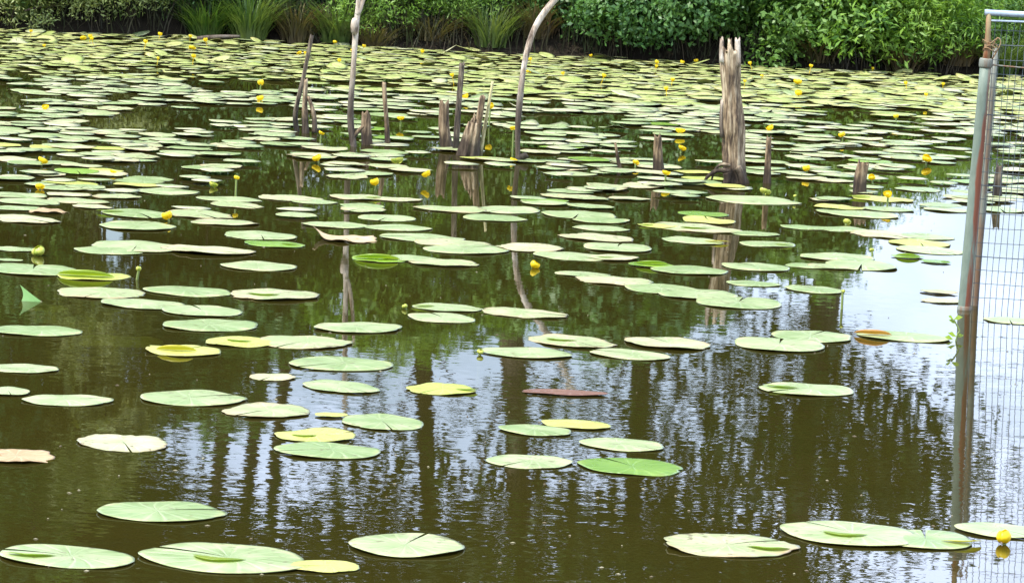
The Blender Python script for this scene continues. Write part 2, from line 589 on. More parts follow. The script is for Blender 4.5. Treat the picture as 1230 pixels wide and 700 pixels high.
def place_pad(px, py, wpx, kind, label, z=None, cat='lily pad'):
    folds = [c for c in kind[1:]]
    k = kind[0]
    p = water_at(px, py)
    width = wpx / F * (p - Vector((0, 0, H))).dot(fwd)
    me, co = pad_mesh(k, rnd.randrange(9))
    rz = rnd.uniform(0, 6.283)
    ex = co[:, 0] * math.cos(rz) - co[:, 1] * math.sin(rz)
    s = width / (ex.max() - ex.min())
    if z is None: z = 0.0025 + rnd.uniform(0, 0.0035)
    if k == 's': z = -0.022
    nm = 'submerged_lily_pad' if k == 's' else 'lily_pad'
    root = link(nm, me)
    root.location = (p.x - s * (ex.max() + ex.min()) / 2, p.y, z)
    root.rotation_euler = (rnd.uniform(-0.006, 0.006), rnd.uniform(-0.006, 0.006), rz)
    root.scale = (s, s, s)
    if k == 'r':
        root.rotation_euler.z = 0.1
        root.scale = (s, s * 0.5, s)
    tag(root, label, cat, PAD_GROUP)
    ALL_PADS.append((p.x, p.y, width / 2))
    for c in folds:
        dx, ln, wd, hg, mt = {'L': (-0.6, 0.7, 0.30, 0.06, 'fold'), 'R': (0.6, 0.6, 0.30, 0.06, 'fold'), 'M': (-0.15, 0.62, 0.36, 0.04, 'fold'),
                              'Y': (0.62, 0.75, 0.32, 0.07, 'fold_yellow'), 'O': (-0.75, 0.8, 0.3, 0.16, 'fold_orange'), 'T': (-0.1, 1.0, 0.25, 0.2, 'fold_yellow'),
                              'P': (-0.55, 0.8, 0.3, 0.7, 'fold_pale'), 'U': (-0.1, 1.5, 0.55, 0.26, 'fold')}[c]
        fb = MB()
        if c == 'P':       # a triangular lobe rising out of the water
            nA, nB = 8, 5
            fb.add([((-0.95 + 0.12 * math.sin(i / nA * 3.1)) * j / nB, -0.1 * math.sin(3.1 * j / nB) + 0.25 * (i / nA - 0.5) * j / nB, (0.02 + 0.62 * (i / nA)) * (j / nB)) for j in range(nB + 1) for i in range(nA + 1)],
                   [(j * (nA + 1) + i, j * (nA + 1) + i + 1, (j + 1) * (nA + 1) + i + 1, (j + 1) * (nA + 1) + i) for j in range(nB) for i in range(nA)])
            fb.v = [tuple(1.2 * c_ for c_ in v_) for v_ in fb.v]
            dx = 0.3
        else: flap_shape(fb, ln, wd, hg, rnd.randrange(999))
        f = fb.build('folded_edge', M[mt], root)
        a = -rz
        f.location = (dx * math.cos(a) - 0.05 * -math.sin(a), dx * math.sin(a) - 0.05 * math.cos(a), 0.02)
        f.rotation_euler = (0, 0, a + rnd.uniform(-0.25, 0.25))
    return root


PADS = [
 # front rows
 (80, 670, 165, 'gL', 'big pale lily pad filling the bottom left corner, bright green fold at its left end'),
 (268, 672, 206, 'gM', 'widest lily pad along the bottom edge, wet green hollow on top, yellow pad beside it'),
 (388, 681, 88, 'y', 'yellow lily pad tucked against the right end of the widest bottom edge pad'),
 (195, 616, 155, 'g', 'pale green lily pad alone just above the bottom left pair, slit opening on its left'),
 (148, 531, 110, 'c', 'cream lily pad with tiny red flecks, alone above a patch of sky reflection at left'),
 (16, 549, 100, 'bO', 'withered brown curled lily leaf at the left edge of the picture'),
 (232, 480, 128, 'g', 'long pale green lily pad right of the bluish green oval pad near the left edge'),
 (81, 482, 108, 'g', 'bluish green oval lily pad in front of two pads cut by the left edge'),
 (30, 443, 82, 'g', 'light green lily pad cut by the left edge, above the small cut pad'),
 (10, 471, 52, 'g', 'small pale lily pad mostly cut off by the left edge, touching the bluish oval pad'),
 (320, 494, 105, 'c', 'flat cream and yellow rimmed lily pad between the long pale pad and the yellow stub'),
 (398, 500, 40, 'y', 'short yellow lily pad end poking out left of a slanting green pad'),
 (378, 525, 98, 'yM', 'yellowish lily pad lying on the far side of a wider green pad it overlaps'),
 (393, 542, 128, 'g', 'wide green lily pad overlapping a yellowish one behind it, left of the dark trunk reflection'),
 (460, 507, 98, 'g', 'slanting green lily pad whose right tip reaches the leftmost dark trunk reflection'),
 (410, 465, 95, 'g', 'narrow pale green lily pad in front of the broad smooth pad'),
 (410, 437, 125, 'g', 'broad smooth lily pad below the crumpled cream strip, with blue sky reflection beneath it'),
 (530, 468, 85, 'yR', 'yellow green lily pad with a dark curled leaf bit on its front edge'),
 (488, 658, 140, 'g', 'lone large green lily pad near the bottom edge with a nibbled right rim'),
 (636, 554, 105, 'g', 'front left pad of the group of five in the middle, pale green and oval'),
 (757, 562, 128, 'd', 'shiny wet olive green lily pad at the front right of the group of five'),
 (642, 517, 88, 'g', 'bluish green back left lily pad of the group of five, overlapping a yellow one'),
 (692, 511, 85, 'y', 'yellowish lily pad at the back of the group of five, partly under its left neighbour'),
 (746, 534, 102, 'g', 'spotted yellow green lily pad in the middle right of the group of five'),
 (682, 473, 95, 'r', 'reddish brown sunken looking lily leaf lying flat between the trunk reflections'),
 (968, 468, 115, 'gL', 'single green lily pad in rippled water on the right, small dark fold on it'),
 (880, 657, 165, 'cR', 'long yellow edged lily pad at the bottom right with a chewed and folded right end'),
 (1020, 644, 165, 'gM', 'largest lily pad at the bottom right, with a bright green dimple in its middle'),
 (1112, 650, 112, 'gY', 'pale green lily pad with a yellow flap, joined to the right of the dimpled pad'),
 (1198, 637, 104, 'g', 'pale green lily pad in the bottom right corner with a yellow flower in front'),
 (632, 425, 112, 'g', 'smooth pale green oval lily pad with a white bud at its left tip'),
 (757, 427, 98, 'g', 'pale green lily pad second from the left in the pair with the budded oval pad'),
 (688, 410, 108, 'cM', 'cream lily pad with a yellow hollow just behind the pale green pair'),
 (802, 414, 105, 'c', 'thin cream lily pad with a ragged rim, right of the hollow cream pad'),
 (937, 416, 108, 'g', 'pale green lily pad left of the withered orange leaf, front one of two'),
 (975, 406, 98, 'g', 'narrow lily pad behind its larger neighbour, its tip touching the withered orange leaf'),
 (1085, 405, 112, 'gO', 'pale lily pad with a withered orange brown fold at its left, beside the fence post'),
 (430, 395, 105, 'g', 'clean pale green lily pad in open dark water left of the stacked pair'),
 (530, 383, 82, 'g', 'bluish green lily pad, front one of the stacked pair'),
 (538, 370, 86, 'gL', 'domed yellow green lily pad, back one of the stacked pair'),
 (631, 377, 105, 'c', 'cream lily pad with a rough far rim, right of the stacked pair'),
 (42, 398, 114, 'g', 'long pale lily pad cut by the left edge, in front of the folded standing leaf'),
 (252, 392, 112, 'g', 'smooth whitish lily pad with a small brown nick at its front'),
 (242, 375, 98, 'g', 'pale lily pad lying just behind the smooth nicked one'),
 (172, 366, 102, 'g', 'bluish lily pad between the crumpled cream pad and the pale overlapped one'),
 (122, 352, 104, 'c', 'crumpled cream lily pad right of the folded standing leaf'),
 (226, 350, 108, 'g', 'flat pale green lily pad in the middle of the row below the two bud stalks'),
 (330, 356, 106, 'cM', 'cream lily pad with a yellow torn middle at the right end of its row'),
 (293, 411, 90, 'yM', 'yellow and green lily pad at the left end of the crumpled cream strip'),
 (368, 411, 112, 'c', 'crumpled cream and pink lily pad making the right end of a strip'),
 (220, 423, 90, 'yT', 'bright yellow curled lily leaf floating alone in dark green water'),
 (328, 453, 56, 'c', 'thin pale sliver of a sinking lily leaf'),
 (40, 326, 108, 'g', 'bluish white lily pad at the left edge touching the yellow humped pad'),
 (112, 333, 88, 'yU', 'yellow humped lily pad right of the bluish white one'),
 (52, 362, 62, 'sP', 'half sunken lily leaf with a pale green triangular flap standing up'),
 (140, 402, 112, 's', 'olive lily leaf sunk below the surface between the left edge pads'),
 (310, 321, 92, 'g', 'isolated whitish lily pad left of the bright green folded one'),
 (130, 302, 84, 'g', 'front whitish lily pad of the long row of three left of the bud stalk'),
 (165, 296, 108, 'g', 'back whitish lily pad of the long row of three, above its front mate'),
 (250, 301, 116, 'c', 'crumpled cream and brown lily pad ending the long row of three'),
 (165, 273, 92, 'g', 'clean bluish white lily pad in front of the pad holding the left yellow flower'),
 (165, 257, 88, 'gL', 'bluish lily pad with a green left tip, yellow flower at its right end'),
 (240, 258, 84, 'c', 'pale lily pad running right from the left yellow flower'),
 (270, 268, 84, 'c', 'narrow lily pad with a brown right tip behind the clean oval pad'),
 (314, 283, 87, 'g', 'clean whitish oval lily pad above the half dark folded one'),
 (330, 294, 74, 'dR', 'half dark green, half white folded lily pad in the water left of the pole reflection'),
 (455, 312, 66, 'dU', 'bright green lily pad turned up on edge at the left end of a pale row'),
 (490, 311, 68, 'g', 'pale lily pad right behind the turned up bright green one'),
 (533, 317, 86, 'c', 'pale lily pad at the right end of the row with the turned up leaf'),
 (402, 271, 80, 'g', 'whitish lily pad crossed by the left pole reflection'),
 (478, 274, 84, 'g', 'whitish lily pad right of the one crossed by the left pole reflection'),
 (416, 287, 80, 'b', 'brown rimmed pale lily leaf below the one crossed by the pole reflection'),
 (507, 286, 104, 'g', 'pale lily pad at the left back of the big raft before the birch reflection'),
 (545, 293, 96, 'c', 'textured lily pad in the middle of the big raft in front of the birch reflection'),
 (560, 301, 104, 'g', 'bluish lily pad at the front of the big raft'),
 (636, 299, 84, 'c', 'rumpled pale lily pad at the right end of the big raft, behind the round flower'),
 (686, 308, 92, 'g', 'smooth lily pad stretching right from behind the flower on the water'),
 (735, 311, 66, 'cM', 'lily pad with a yellow brown torn edge between two smooth pads'),
 (595, 263, 78, 'g', 'narrow smooth lily pad with green reflections in front of it, left of the birch reflection'),
 (607, 252, 84, 'g', 'pale lily pad touching the bend of the birch reflection'),
 (540, 252, 90, 'c', 'broad whitish lily pad below the split stump reflection'),
 (465, 262, 70, 'g', 'short narrow lily pad floating above the pair crossed by the pole reflection'),
 (700, 330, 68, 'g', 'thin lily pad leading the diagonal chain of pads to its far left end'),
 (738, 338, 94, 'c', 'second lily pad of the diagonal chain, yellowish green'),
 (795, 347, 90, 'g', 'third lily pad of the diagonal chain, smooth and pale'),
 (838, 355, 98, 'g', 'fourth lily pad of the diagonal chain, under the tall trunk reflection'),
 (888, 365, 104, 'g', 'last and nearest lily pad of the diagonal chain'),
 (782, 319, 56, 'dU', 'humped green lily pad left of the long pad crossed by the trunk reflection'),
 (828, 325, 94, 'g', 'long lily pad ending at the tall trunk reflection with yellow tip'),
 (908, 322, 82, 'g', 'straight narrow lily pad right of the tall trunk reflection, white sky patch below'),
 (905, 341, 66, 'g', 'short lily pad floating on the white sky patch right of the trunk reflection'),
 (978, 349, 72, 'g', 'pale lily pad behind the tall green bud stalk'),
 (975, 320, 64, 'g', 'narrow lily pad between the sky patch and the doubled pads on the right'),
 (838, 275, 108, 'cM', 'ragged cream lily pad crossing the trunk reflection, yellow lump at its left'),
 (790, 272, 50, 'yL', 'lumpy yellow lily pad at the left end of the ragged cream one'),
 (832, 290, 74, 'gY', 'narrow lily pad with an orange curl at its right tip beside the trunk reflection'),
 (906, 281, 62, 'g', 'narrow lily pad just right of the trunk reflection, in front of green reflections'),
 (922, 294, 68, 'gR', 'lily pad with a standing bright green flap at its right'),
 (845, 258, 62, 'd', 'greenish lily pad above the ragged cream one, left of the trunk reflection'),
 (852, 267, 64, 'y', 'yellowish narrow lily pad between the greenish one and the ragged cream one'),
 (905, 241, 116, 'g', 'long broad lily pad in front of the tall broken trunk'),
 (968, 274, 62, 'g', 'left lily pad of the joined pair in the open water on the right'),
 (1012, 276, 64, 'g', 'right lily pad of the joined pair in the open water on the right'),
 (1006, 310, 92, 'g', 'back lily pad of the doubled pads near the round bud'),
 (1034, 319, 86, 'g', 'front lily pad of the doubled pads, reaching right toward the fence'),
 (998, 321, 58, 'c', 'cream lily pad under the yellow bud at the left of the doubled pads'),
 (1062, 282, 82, 'c', 'brownish lily pad leading the row on the bright water by the fence'),
 (1112, 285, 70, 'g', 'pale lily pad beside the brownish one on the bright water by the fence'),
 (1104, 292, 76, 'y', 'yellowish lily pad on the bright water by the fence, behind the green folded leaves'),
 (1118, 301, 84, 'g', 'bluish faint lily pad right behind the green folded leaves by the fence'),
 (1090, 309, 40, 'dU', 'bright green turned up lily leaf, left one of two by the fence'),
 (1124, 315, 36, 'dR', 'dark green turned up lily leaf, right one of two by the fence'),
 (1030, 258, 98, 'g', 'long pale lily pad below the squat leaning stump'),
 (1066, 252, 64, 'g', 'pale lily pad between the lower yellow flower and the fence'),
 (1140, 253, 62, 'g', 'pale lily pad with its right end behind the fence post'),
 (1060, 239, 74, 'yL', 'lily pad with a yellow green curl at the foot of the squat leaning stump'),
 (1102, 228, 56, 'g', 'pale lily pad right of the upper yellow flower near the fence'),
 (1132, 362, 54, 'c', 'faint cream lily pad on the white water against the fence post'),
 (1128, 352, 46, 'c', 'small faint lily leaf on the white water just behind the cream one'),
 (1212, 385, 62, 'g', 'pale green lily pad seen through the wire mesh'),
 (1200, 252, 60, 'g', 'pale lily pad behind the wire mesh in front of the hidden stump'),
 (30, 264, 90, 'c', 'broad cream lily pad at the left edge with a ragged right end'),
 (20, 251, 60, 'g', 'narrow pale lily pad at the left edge behind the broad cream one'),
 (58, 255, 46, 'b', 'brown withered lily leaf right of the narrow pad at the left edge'),
 (35, 243, 76, 'g', 'whitish lily pad third from the front in the left edge pile'),
 (22, 235, 70, 'g', 'bluish lily pad at the back of the left edge pile'),
 (18, 300, 56, 'g', 'lily pad at the left edge beside the large greenish bud'),
 (12, 313, 32, 'g', 'small lily pad end cut by the left edge below the greenish bud pad'),
 (95, 242, 78, 'c', 'cream lily pad at the front of the large drift on the left'),
 (140, 237, 60, 'c', 'cream lily pad at the right front of the large drift on the left'),
 (200, 231, 78, 'g', 'bluish green lily pad at the right end of the large drift on the left'),
 (178, 216, 60, 'g', 'pointed whitish lily pad on the back right of the large drift on the left'),
 (285, 247, 66, 'c', 'cream lily pad with a yellow hollow behind the clean whitish oval pad'),
 (275, 240, 80, 'g', 'green rimmed lily pad just behind the one with the yellow hollow'),
 (350, 239, 80, 'c', 'brown tipped lily pad left of the two joined ones in front of the dark gap'),
 (378, 243, 56, 'g', 'thin lily pad at the front of the dark gap left of the pole reflection'),
 (435, 248, 54, 'g', 'thin lily pad right of the pole reflection below the yellow curled leaf'),
 (428, 238, 66, 'cR', 'lily pad with a yellow brown curled edge right of the pole reflection'),
 (478, 240, 60, 'c', 'broad cream lily pad right of the yellow brown curled edge'),
 (695, 258, 90, 'g', 'pale lily pad in the back of the middle drift right of the birch reflection'),
 (722, 266, 70, 'g', 'narrow lily pad below the back one in the middle drift'),
 (722, 275, 70, 'g', 'lower narrow lily pad in the middle drift'),
 (715, 286, 92, 'c', 'long yellowish lily pad at the front of the middle drift'),
 (742, 299, 82, 'g', 'smooth lily pad between the middle drift and the torn edged pad'),
]
for i, a in enumerate(PADS):
    place_pad(*a)

LANDMARKS = [(365, 150, 'the leaning dark stick'), (424, 170, 'the tall left pole'), (466, 165, 'the thin reddish stick'), (552, 182, 'the split stump cluster'),
             (622, 188, 'the curved birch stem'), (742, 200, 'the short thin peg'), (790, 203, 'the short brown stump'), (882, 216, 'the tall broken trunk'),
             (923, 216, 'the slim stump'), (1034, 228, 'the squat leaning stump'), (1165, 230, 'the fence post'), (202, 262, 'the left yellow flower'), (50, 190, 'the far left yellow flower')]
HOLES = [(165, 150, 75, 8), (310, 135, 75, 8), (210, 205, 28, 16), (350, 212, 60, 22), (455, 222, 55, 8), (490, 150, 45, 7), (620, 225, 60, 12), (600, 172, 38, 20),
         (690, 145, 75, 9), (840, 178, 45, 16), (960, 232, 60, 9), (1010, 145, 70, 4), (1100, 235, 60, 5), (300, 185, 30, 5), (560, 215, 30, 12), (1090, 262, 60, 10), (180, 240, 60, 6), (940, 262, 60, 12)]


def density(px, py):
    sh = 63.6 + (px - 615) * 0.048           # the far edge of the water in the picture
    d = py - sh
    if d < 45: b = 1.0
    elif d < 75: b = 0.70
    elif d < 130: b = 0.62
    elif d < 165: b = 0.56
    else: b = 0.30
    n = noise.noise(Vector((px * 0.008, py * 0.045, 1.7))) + 0.5 * noise.noise(Vector((px * 0.02, py * 0.11, 8.7)))
    b += 0.75 * n if d > 45 else 0.22 * n
    if px < 260 and 150 < py < 242: b += 0.35
    if px > 1040 and d > 150: b -= 0.35
    for hx, hy, rx, ry in HOLES:
        if ((px - hx) / rx) ** 2 + ((py - hy) / ry) ** 2 < 1: b = -0.1
    return b


gen = []
q = random.Random(21)
Y = 16.4
while Y < 30.3:
    half = Y * 615 / F + 1.6
    X = -half
    while X < half:
        x, y = X + q.uniform(-0.15, 0.15), Y + q.uniform(-0.17, 0.17)
        px, py = pix((x, y, 0))
        if y < shore(x) - 0.06 and py < 262 and q.random() < density(px, py):
            r = q.uniform(0.08, 0.13) if py > 110 else (q.uniform(0.06, 0.10) if py > 92 else q.uniform(0.045, 0.085))
            if not any(abs(ax - x) < ar + r * 0.6 and abs(ay - y) < ar * 0.8 + r * 0.5 for ax, ay, ar in ALL_PADS if abs(ay - y) < 0.5):
                gen.append((x, y, r, px, py))
        X += 0.18 if Y < 24 else (0.125 if Y < 26.5 else 0.095)
    Y += 0.18 if Y < 24 else (0.14 if Y < 26.5 else 0.115)
# the nearest ones in the picture are things of their own, the rest of the carpet is one mass
inframe = sorted([p for p in gen if -10 < p[3] < 1240], key=lambda p: -p[2] / p[1])
solo = set(p[:2] for p in inframe[:max(0, 298 - len(PADS))])
far = MB(); bank = MB()
for n_, (x, y, r, px, py) in enumerate(gen):
    d_sh = shore(x) - y
    if (x, y) in solo:
        kind = q.choice('gggggccccccyd')
        lm = min(LANDMARKS, key=lambda l: abs(l[0] - px) + 1.5 * abs(l[1] - py))
        dx, dy = px - lm[0], py - lm[1]
        rel = ('left of ' if dx < 0 else 'right of ') if abs(dx) > 2.2 * abs(dy) else ('behind ' if dy < 0 else 'in front of ')
        dist = 'close ' if abs(dx) + 2 * abs(dy) < 50 else ('' if abs(dx) + 2 * abs(dy) < 110 else 'well ')
        size = 'small' if r < 0.118 else ('middling' if r < 0.137 else 'broad')
        tone = {'g': 'pale green', 'c': 'cream brown-edged', 'y': 'yellowish', 'd': 'deep green'}[kind]
        me, co = pad_mesh(kind, q.randrange(9))
        o = link('lily_pad', me)
        o.location = (x, y, 0.003 + q.uniform(0, 0.009))
        o.rotation_euler = (q.gauss(0, 0.012), q.gauss(0, 0.012), q.uniform(0, 6.28))
        o.scale = (r, r, r)
        tag(o, '%s %s lily pad %s%s%s' % (size, tone, dist, rel, lm[2]), 'lily pad', PAD_GROUP)
    else:
        near_bank = d_sh < 5.2
        t = min(1.0, max(0, (6.5 - d_sh) / 6.5))
        up_tilt = q.random() < 0.12 * t
        tl = (q.gauss(0, 0.15), q.gauss(0, 0.15)) if up_tilt else (q.gauss(0, 0.01), q.gauss(0, 0.01))
        z = 0.004 + q.uniform(0, 0.016) + (0.02 * q.random() if up_tilt else 0)
        pad_shape(bank if near_bank and q.random() < 0.85 else far, (x, y, z), r, q.uniform(0, 6.28), n_, 0.012, 0.02, True, tl, 18, (0.0, 0.6, 1.0), 0.008, 0.25 if q.random() < 0.03 else 0)
for k in range(90):     # scattered pads beside the frame
    y = q.uniform(8, 17)
    x = q.choice((-1, 1)) * (y * 615 / F + q.uniform(0.35, 3.0))
    if (x > 0 and q.random() < 0.5): continue
    pad_shape(far, (x, y, 0.004), q.uniform(0.12, 0.17), q.uniform(0, 6.28), 5000 + k, 0.012, 0.01)
o = far.build('lily_pad_carpet', M['pad_far'])
tag(o, 'carpet of small pale lily pads covering the water farther out', 'lily pads', kind='stuff')
o = bank.build('yellow_lily_pad_carpet', M['pad_bank'])
tag(o, 'dense carpet of yellow green lily leaves along the foot of the far bank', 'lily pads', kind='stuff')

# ------------------------------------------------------------------ yellow flowers and buds
def petals_shape(mb, open_=0.75, n=6, r=0.028):
    for k in range(n):
        a = 2 * math.pi * k / n
        rr = r * ((1.0, 0.9, 1.08, 0.94, 1.02, 0.88)[k % 6])
        vs, fs = [], []
        nu, nv = 7, 6
        for i in range(nu + 1):
            u = i / nu
            el = -1.35 + u * (1.35 + open_)
            for j in range(nv + 1):
                v = (j / nv - 0.5) * 1.45 * math.sin(math.pi * min(1, 0.16 + u * 0.60))
                az = a + v
                q_ = rr * (1 + 0.06 * math.cos(3 * v))
                vs.append((q_ * math.cos(el) * math.cos(az), q_ * math.cos(el) * math.sin(az), q_ * math.sin(el) + r))
        for i in range(nu):
            for j in range(nv):
                b = i * (nv + 1) + j
                fs.append((b, b + 1, b + nv + 2, b + nv + 1))
        mb.add(vs, fs)


def disc_shape(mb, r, h, z):
    seg = 12
    vs, fs = [(0, 0, z + h)], []
    for rad, zz in ((r * 0.7, z + h), (r, z + h * 0.6), (r * 0.8, z - h)):
        for k in range(seg):
            vs.append((rad * math.cos(6.283 * k / seg), rad * math.sin(6.283 * k / seg), zz))
    for k in range(seg):
        k2 = (k + 1) % seg
        fs.append((0, 1 + k, 1 + k2))
        for i in range(2): fs.append((1 + i * seg + k, 1 + (i + 1) * seg + k, 1 + (i + 1) * seg + k2, 1 + i * seg + k2))
    mb.add(vs, fs)


FM = {}
for nm, op in (('open', 0.25), ('cup', 0.62), ('ball', 1.1)):
    mb = MB(); petals_shape(mb, op)
    FM[nm] = mb.mesh('petals', M['petal'])
    mb = MB(); petals_shape(mb, op, r=0.026)
    FM['bud_' + nm] = mb.mesh('petals', M['bud'])
mb = MB(); disc_shape(mb, 0.013, 0.006, 0.028)
FM['stigma'] = mb.mesh('stigma', M['stigma'])
FLOWER_GROUP = 'yellow pond lily flowers'
fl_used = set()


def flower(px, py, hpx, dpx, style, label, bud=False):
    """px, py: the middle of the bloom in the photo; hpx: how far its foot is below that; dpx: its width"""
    foot = water_at(px, py + hpx)
    k = (foot - Vector((0, 0, H))).dot(fwd) / F
    h = hpx * k / math.cos(PITCH)
    s = dpx * k / 0.060
    root = empty('water_lily_bud' if bud else 'water_lily_flower', foot, rnd.uniform(0, 6.28))
    lean = rnd.uniform(-0.012, 0.012)
    zc = max(0.002, h - 0.028 * s)
    st = MB()
    tube(st, [(-lean, 0, -0.3), (-lean * 0.5, 0, 0), (0, 0, zc + 0.004 * s)], [0.006, 0.005, 0.0045], 7, cap=False)
    st.build('stem', M['stem'], root)
    p = link('petals', FM[('bud_' if bud else '') + style], root)
    p.location = (0, 0, zc); p.scale = (s * rnd.uniform(0.9, 1.15), s * rnd.uniform(0.85, 1.05), s * rnd.uniform(0.66, 0.9))
    p.rotation_euler = (rnd.uniform(-0.45, 0.45), rnd.uniform(-0.45, 0.45), 0)
    if not bud:
        c = link('stigma', FM['stigma'], p)
    return tag(root, label, 'flower bud' if bud else 'flower', 'green lily buds on stalks' if bud else FLOWER_GROUP)


FLOWERS = [
 (1207, 642, 11, 21, 'ball', 'large yellow flower in the bottom right corner in front of a pale pad'),
 (640, 316, 6, 14, 'cup', 'round yellow flower sitting on dark open water in front of the big raft of pads'),
 (202, 257, 9, 14, 'cup', 'yellow flower at the end of a bluish pad on the left'),
 (50, 190, 10, 12, 'open', 'yellow flower above pale pads near the left edge'),
 (382, 187, 9, 12, 'cup', 'tall bright yellow flower in front of the leaning dark stick, nearer one of two'),
 (385, 158, 14, 8, 'open', 'small yellow flower just right of the foot of the forked grey stub'),
 (283, 212, 24, 8, 'cup', 'small yellow flower on a long green stalk left of the dark gap'),
 (513, 206, 15, 13, 'open', 'bright yellow flower left of the split stump cluster reflection'),
 (451, 217, 12, 12, 'cup', 'pale yellow flower right of the left pole reflection'),
 (799, 205, 15, 11, 'open', 'yellow flower in front of the short brown stump'),
 (763, 193, 8, 9, 'open', 'orange yellow flower left of the short brown stump'),
 (818, 176, 8, 9, 'open', 'yellow flower on the dark water between the brown stump and the tall trunk'),
 (817, 154, 9, 12, 'open', 'wide yellow bloom behind the gap between brown stump and tall trunk'),
 (615, 152, 38, 9, 'open', 'yellow flower on a slanting stalk beside the curved birch stem'),
 (616, 190, 5, 9, 'open', 'small yellow flower at the very foot of the curved birch stem'),
 (969, 201, 10, 10, 'cup', 'yellow flower right of the slim stump'),
 (1066, 231, 17, 12, 'open', 'yellow flower above its own reflection right of the squat leaning stump'),
 (1047, 211, 10, 10, 'cup', 'yellow flower touching the right side of the squat leaning stump'),
 (1112, 188, 10, 12, 'cup', 'tall yellow flower left of the rusty part of the fence post'),
 (1012, 160, 10, 9, 'cup', 'small yellow flower above the slim stump and squat stump, between them'),
 (1076, 138, 12, 8, 'cup', 'small yellow flower far out left of the green part of the fence post'),
 (926, 151, 10, 10, 'open', 'yellow flower hanging over the top of the slim stump'),
 (957, 96, 12, 11, 'cup', 'top yellow flower of a vertical bunch right of the tall trunk'),
 (959, 110, 10, 10, 'cup', 'lower yellow flower of a vertical bunch right of the tall trunk'),
 (313, 98, 12, 9, 'cup', 'upper yellow flower of a pair left of the leaning dark stick'),
 (313, 117, 8, 9, 'cup', 'lower yellow flower of a pair left of the leaning dark stick'),
 (481, 140, 12, 9, 'open', 'yellow flower just right of the thin reddish stick'),
 (588, 126, 26, 9, 'cup', 'yellow flower against the pale straw stick of the split stump cluster'),
 (560, 114, 8, 9, 'open', 'yellow flower just behind the dark upright stick of the stump cluster'),
 (55, 127, 8, 9, 'open', 'yellow flower among far pads above the far left flower'),
 (230, 56, 6, 9, 'open', 'yellow flower in the dense band under the dark bush on the left'),
 (100, 44, 6, 9, 'open', 'yellow flower in the dense band under the pale willow bush'),
 (402, 50, 8, 5, 'cup', 'tiny yellow flower standing up left of the pale knot on the left pole'),
 (836, 72, 7, 6, 'cup', 'tiny yellow flower against dark bank left of the tall broken trunk'),
 (710, 66, 6, 5, 'cup', 'tiny pale yellow flower against dark bank right of the curved birch stem'),
 (135, 204, 6, 9, 'open', 'yellow flower in the middle of the large drift on the left'),
 (48, 222, 6, 12, 'open', 'flat yellow flower at the back of the left edge pile'),
 (360, 62, 6, 7, 'open', 'yellow flower beside the top of the leaning dark stick'),
]
for a in FLOWERS: flower(*a)
BUDS = [
 (48, 301, 6, 18, 'ball', 'large greenish yellow bud on a pad at the left edge'),
 (166, 322, 14, 8, 'ball', 'small pale bud on a short stalk above the row of cream pads'),
 (1011, 349, 22, 6, 'ball', 'tall green bud stalk with its mirror image right of centre'),
 (1047, 299, 9, 7, 'ball', 'small round pale bud behind the doubled pads on the right'),
 (577, 420, 6, 9, 'ball', 'white green bud at the left tip of the smooth oval pad'),
 (487, 367, 4, 8, 'ball', 'cream bud at the left end of the stacked pair of pads'),
 (1017, 265, 5, 11, 'open', 'yellow green bud under the long pad on the right'),
 (918, 228, 6, 15, 'open', 'yellow green opening bud in front of the slim stump'),
 (478, 191, 6, 16, 'open', 'wide yellow green opening bud right of the broad pads by the left pole'),
 (255, 219, 6, 13, 'open', 'cream yellow opening bud left of the long stalked flower'),
 (955, 234, 8, 5, 'ball', 'tiny pale bud in open water right of the tall trunk'),
]
for a in BUDS: flower(*a, bud=True)
# far specks of yellow in the band below the bank, all alike
mb = MB(); petals_shape(mb, 0.6, 5, 0.026)
tube(mb, [(0, 0, -0.12), (0, 0, 0.004)], [0.004, 0.004], 5, cap=False)
speck = mb.mesh('water_lily_flower', M['petal'])
q = random.Random(5)
for k in range(34):
    px = q.uniform(5, 1160)
    py = 66 + (px - 615) * 0.048 + q.uniform(2, 42)
    p = water_at(px, py)
    o = link('water_lily_flower', speck)
    o.scale = [q.uniform(0.35, 0.6)] * 3; o.location = (p.x, p.y, q.uniform(0.02, 0.06)); o.rotation_euler = (q.uniform(-.3, .3), q.uniform(-.3, .3), q.uniform(0, 6))
    tag(o, 'tiny yellow flower speck in the dense yellow band of pads below the far bank', 'flower', 'far specks of yellow flowers')

# ------------------------------------------------------------------ dead trunks and sticks standing in the water
def stump(name, path, wpx, material, label, cat, seg=14, groove=0.08, jag=0.3, taper=1.0, flare=0.0, knobs=0.15, extra=None, dy=None):
    """path: photo points from the waterline to the tip; wpx: width there in pixels (foot, tip)"""
    base = water_at(*path[0])
    Yd = base.y
    k = Yd / F / math.cos(PITCH)
    pts = [at_depth(px, py, Yd) - base for px, py in path]
    if dy: pts = [Vector((p.x, p.y + d, p.z)) for p, d in zip(pts, dy)]
    root = empty(name, base)
    n = max(10, 6 * len(pts))
    rs = resample(pts, n)
    rs = [rs[0] + Vector((0, 0, -0.45))] + rs
    w0, w1 = wpx[0] * k / 2 * 0.92, wpx[1] * k / 2 * 0.92
    rad = [w0 * 1.05] + [w0 + (w1 - w0) * (i / (n - 1)) ** taper for i in range(n)]
    mb = MB()
    tube(mb, rs, rad, seg, groove, jag * wpx[1] * k, hash(label) % 1 + sum(map(ord, label)), True, flare, knobs)
    mb.build('trunk', M[material], root)
    if extra: extra(root, pts, k, Yd, base)
    return tag(root, label, cat, 'dead stumps and sticks in the pond')


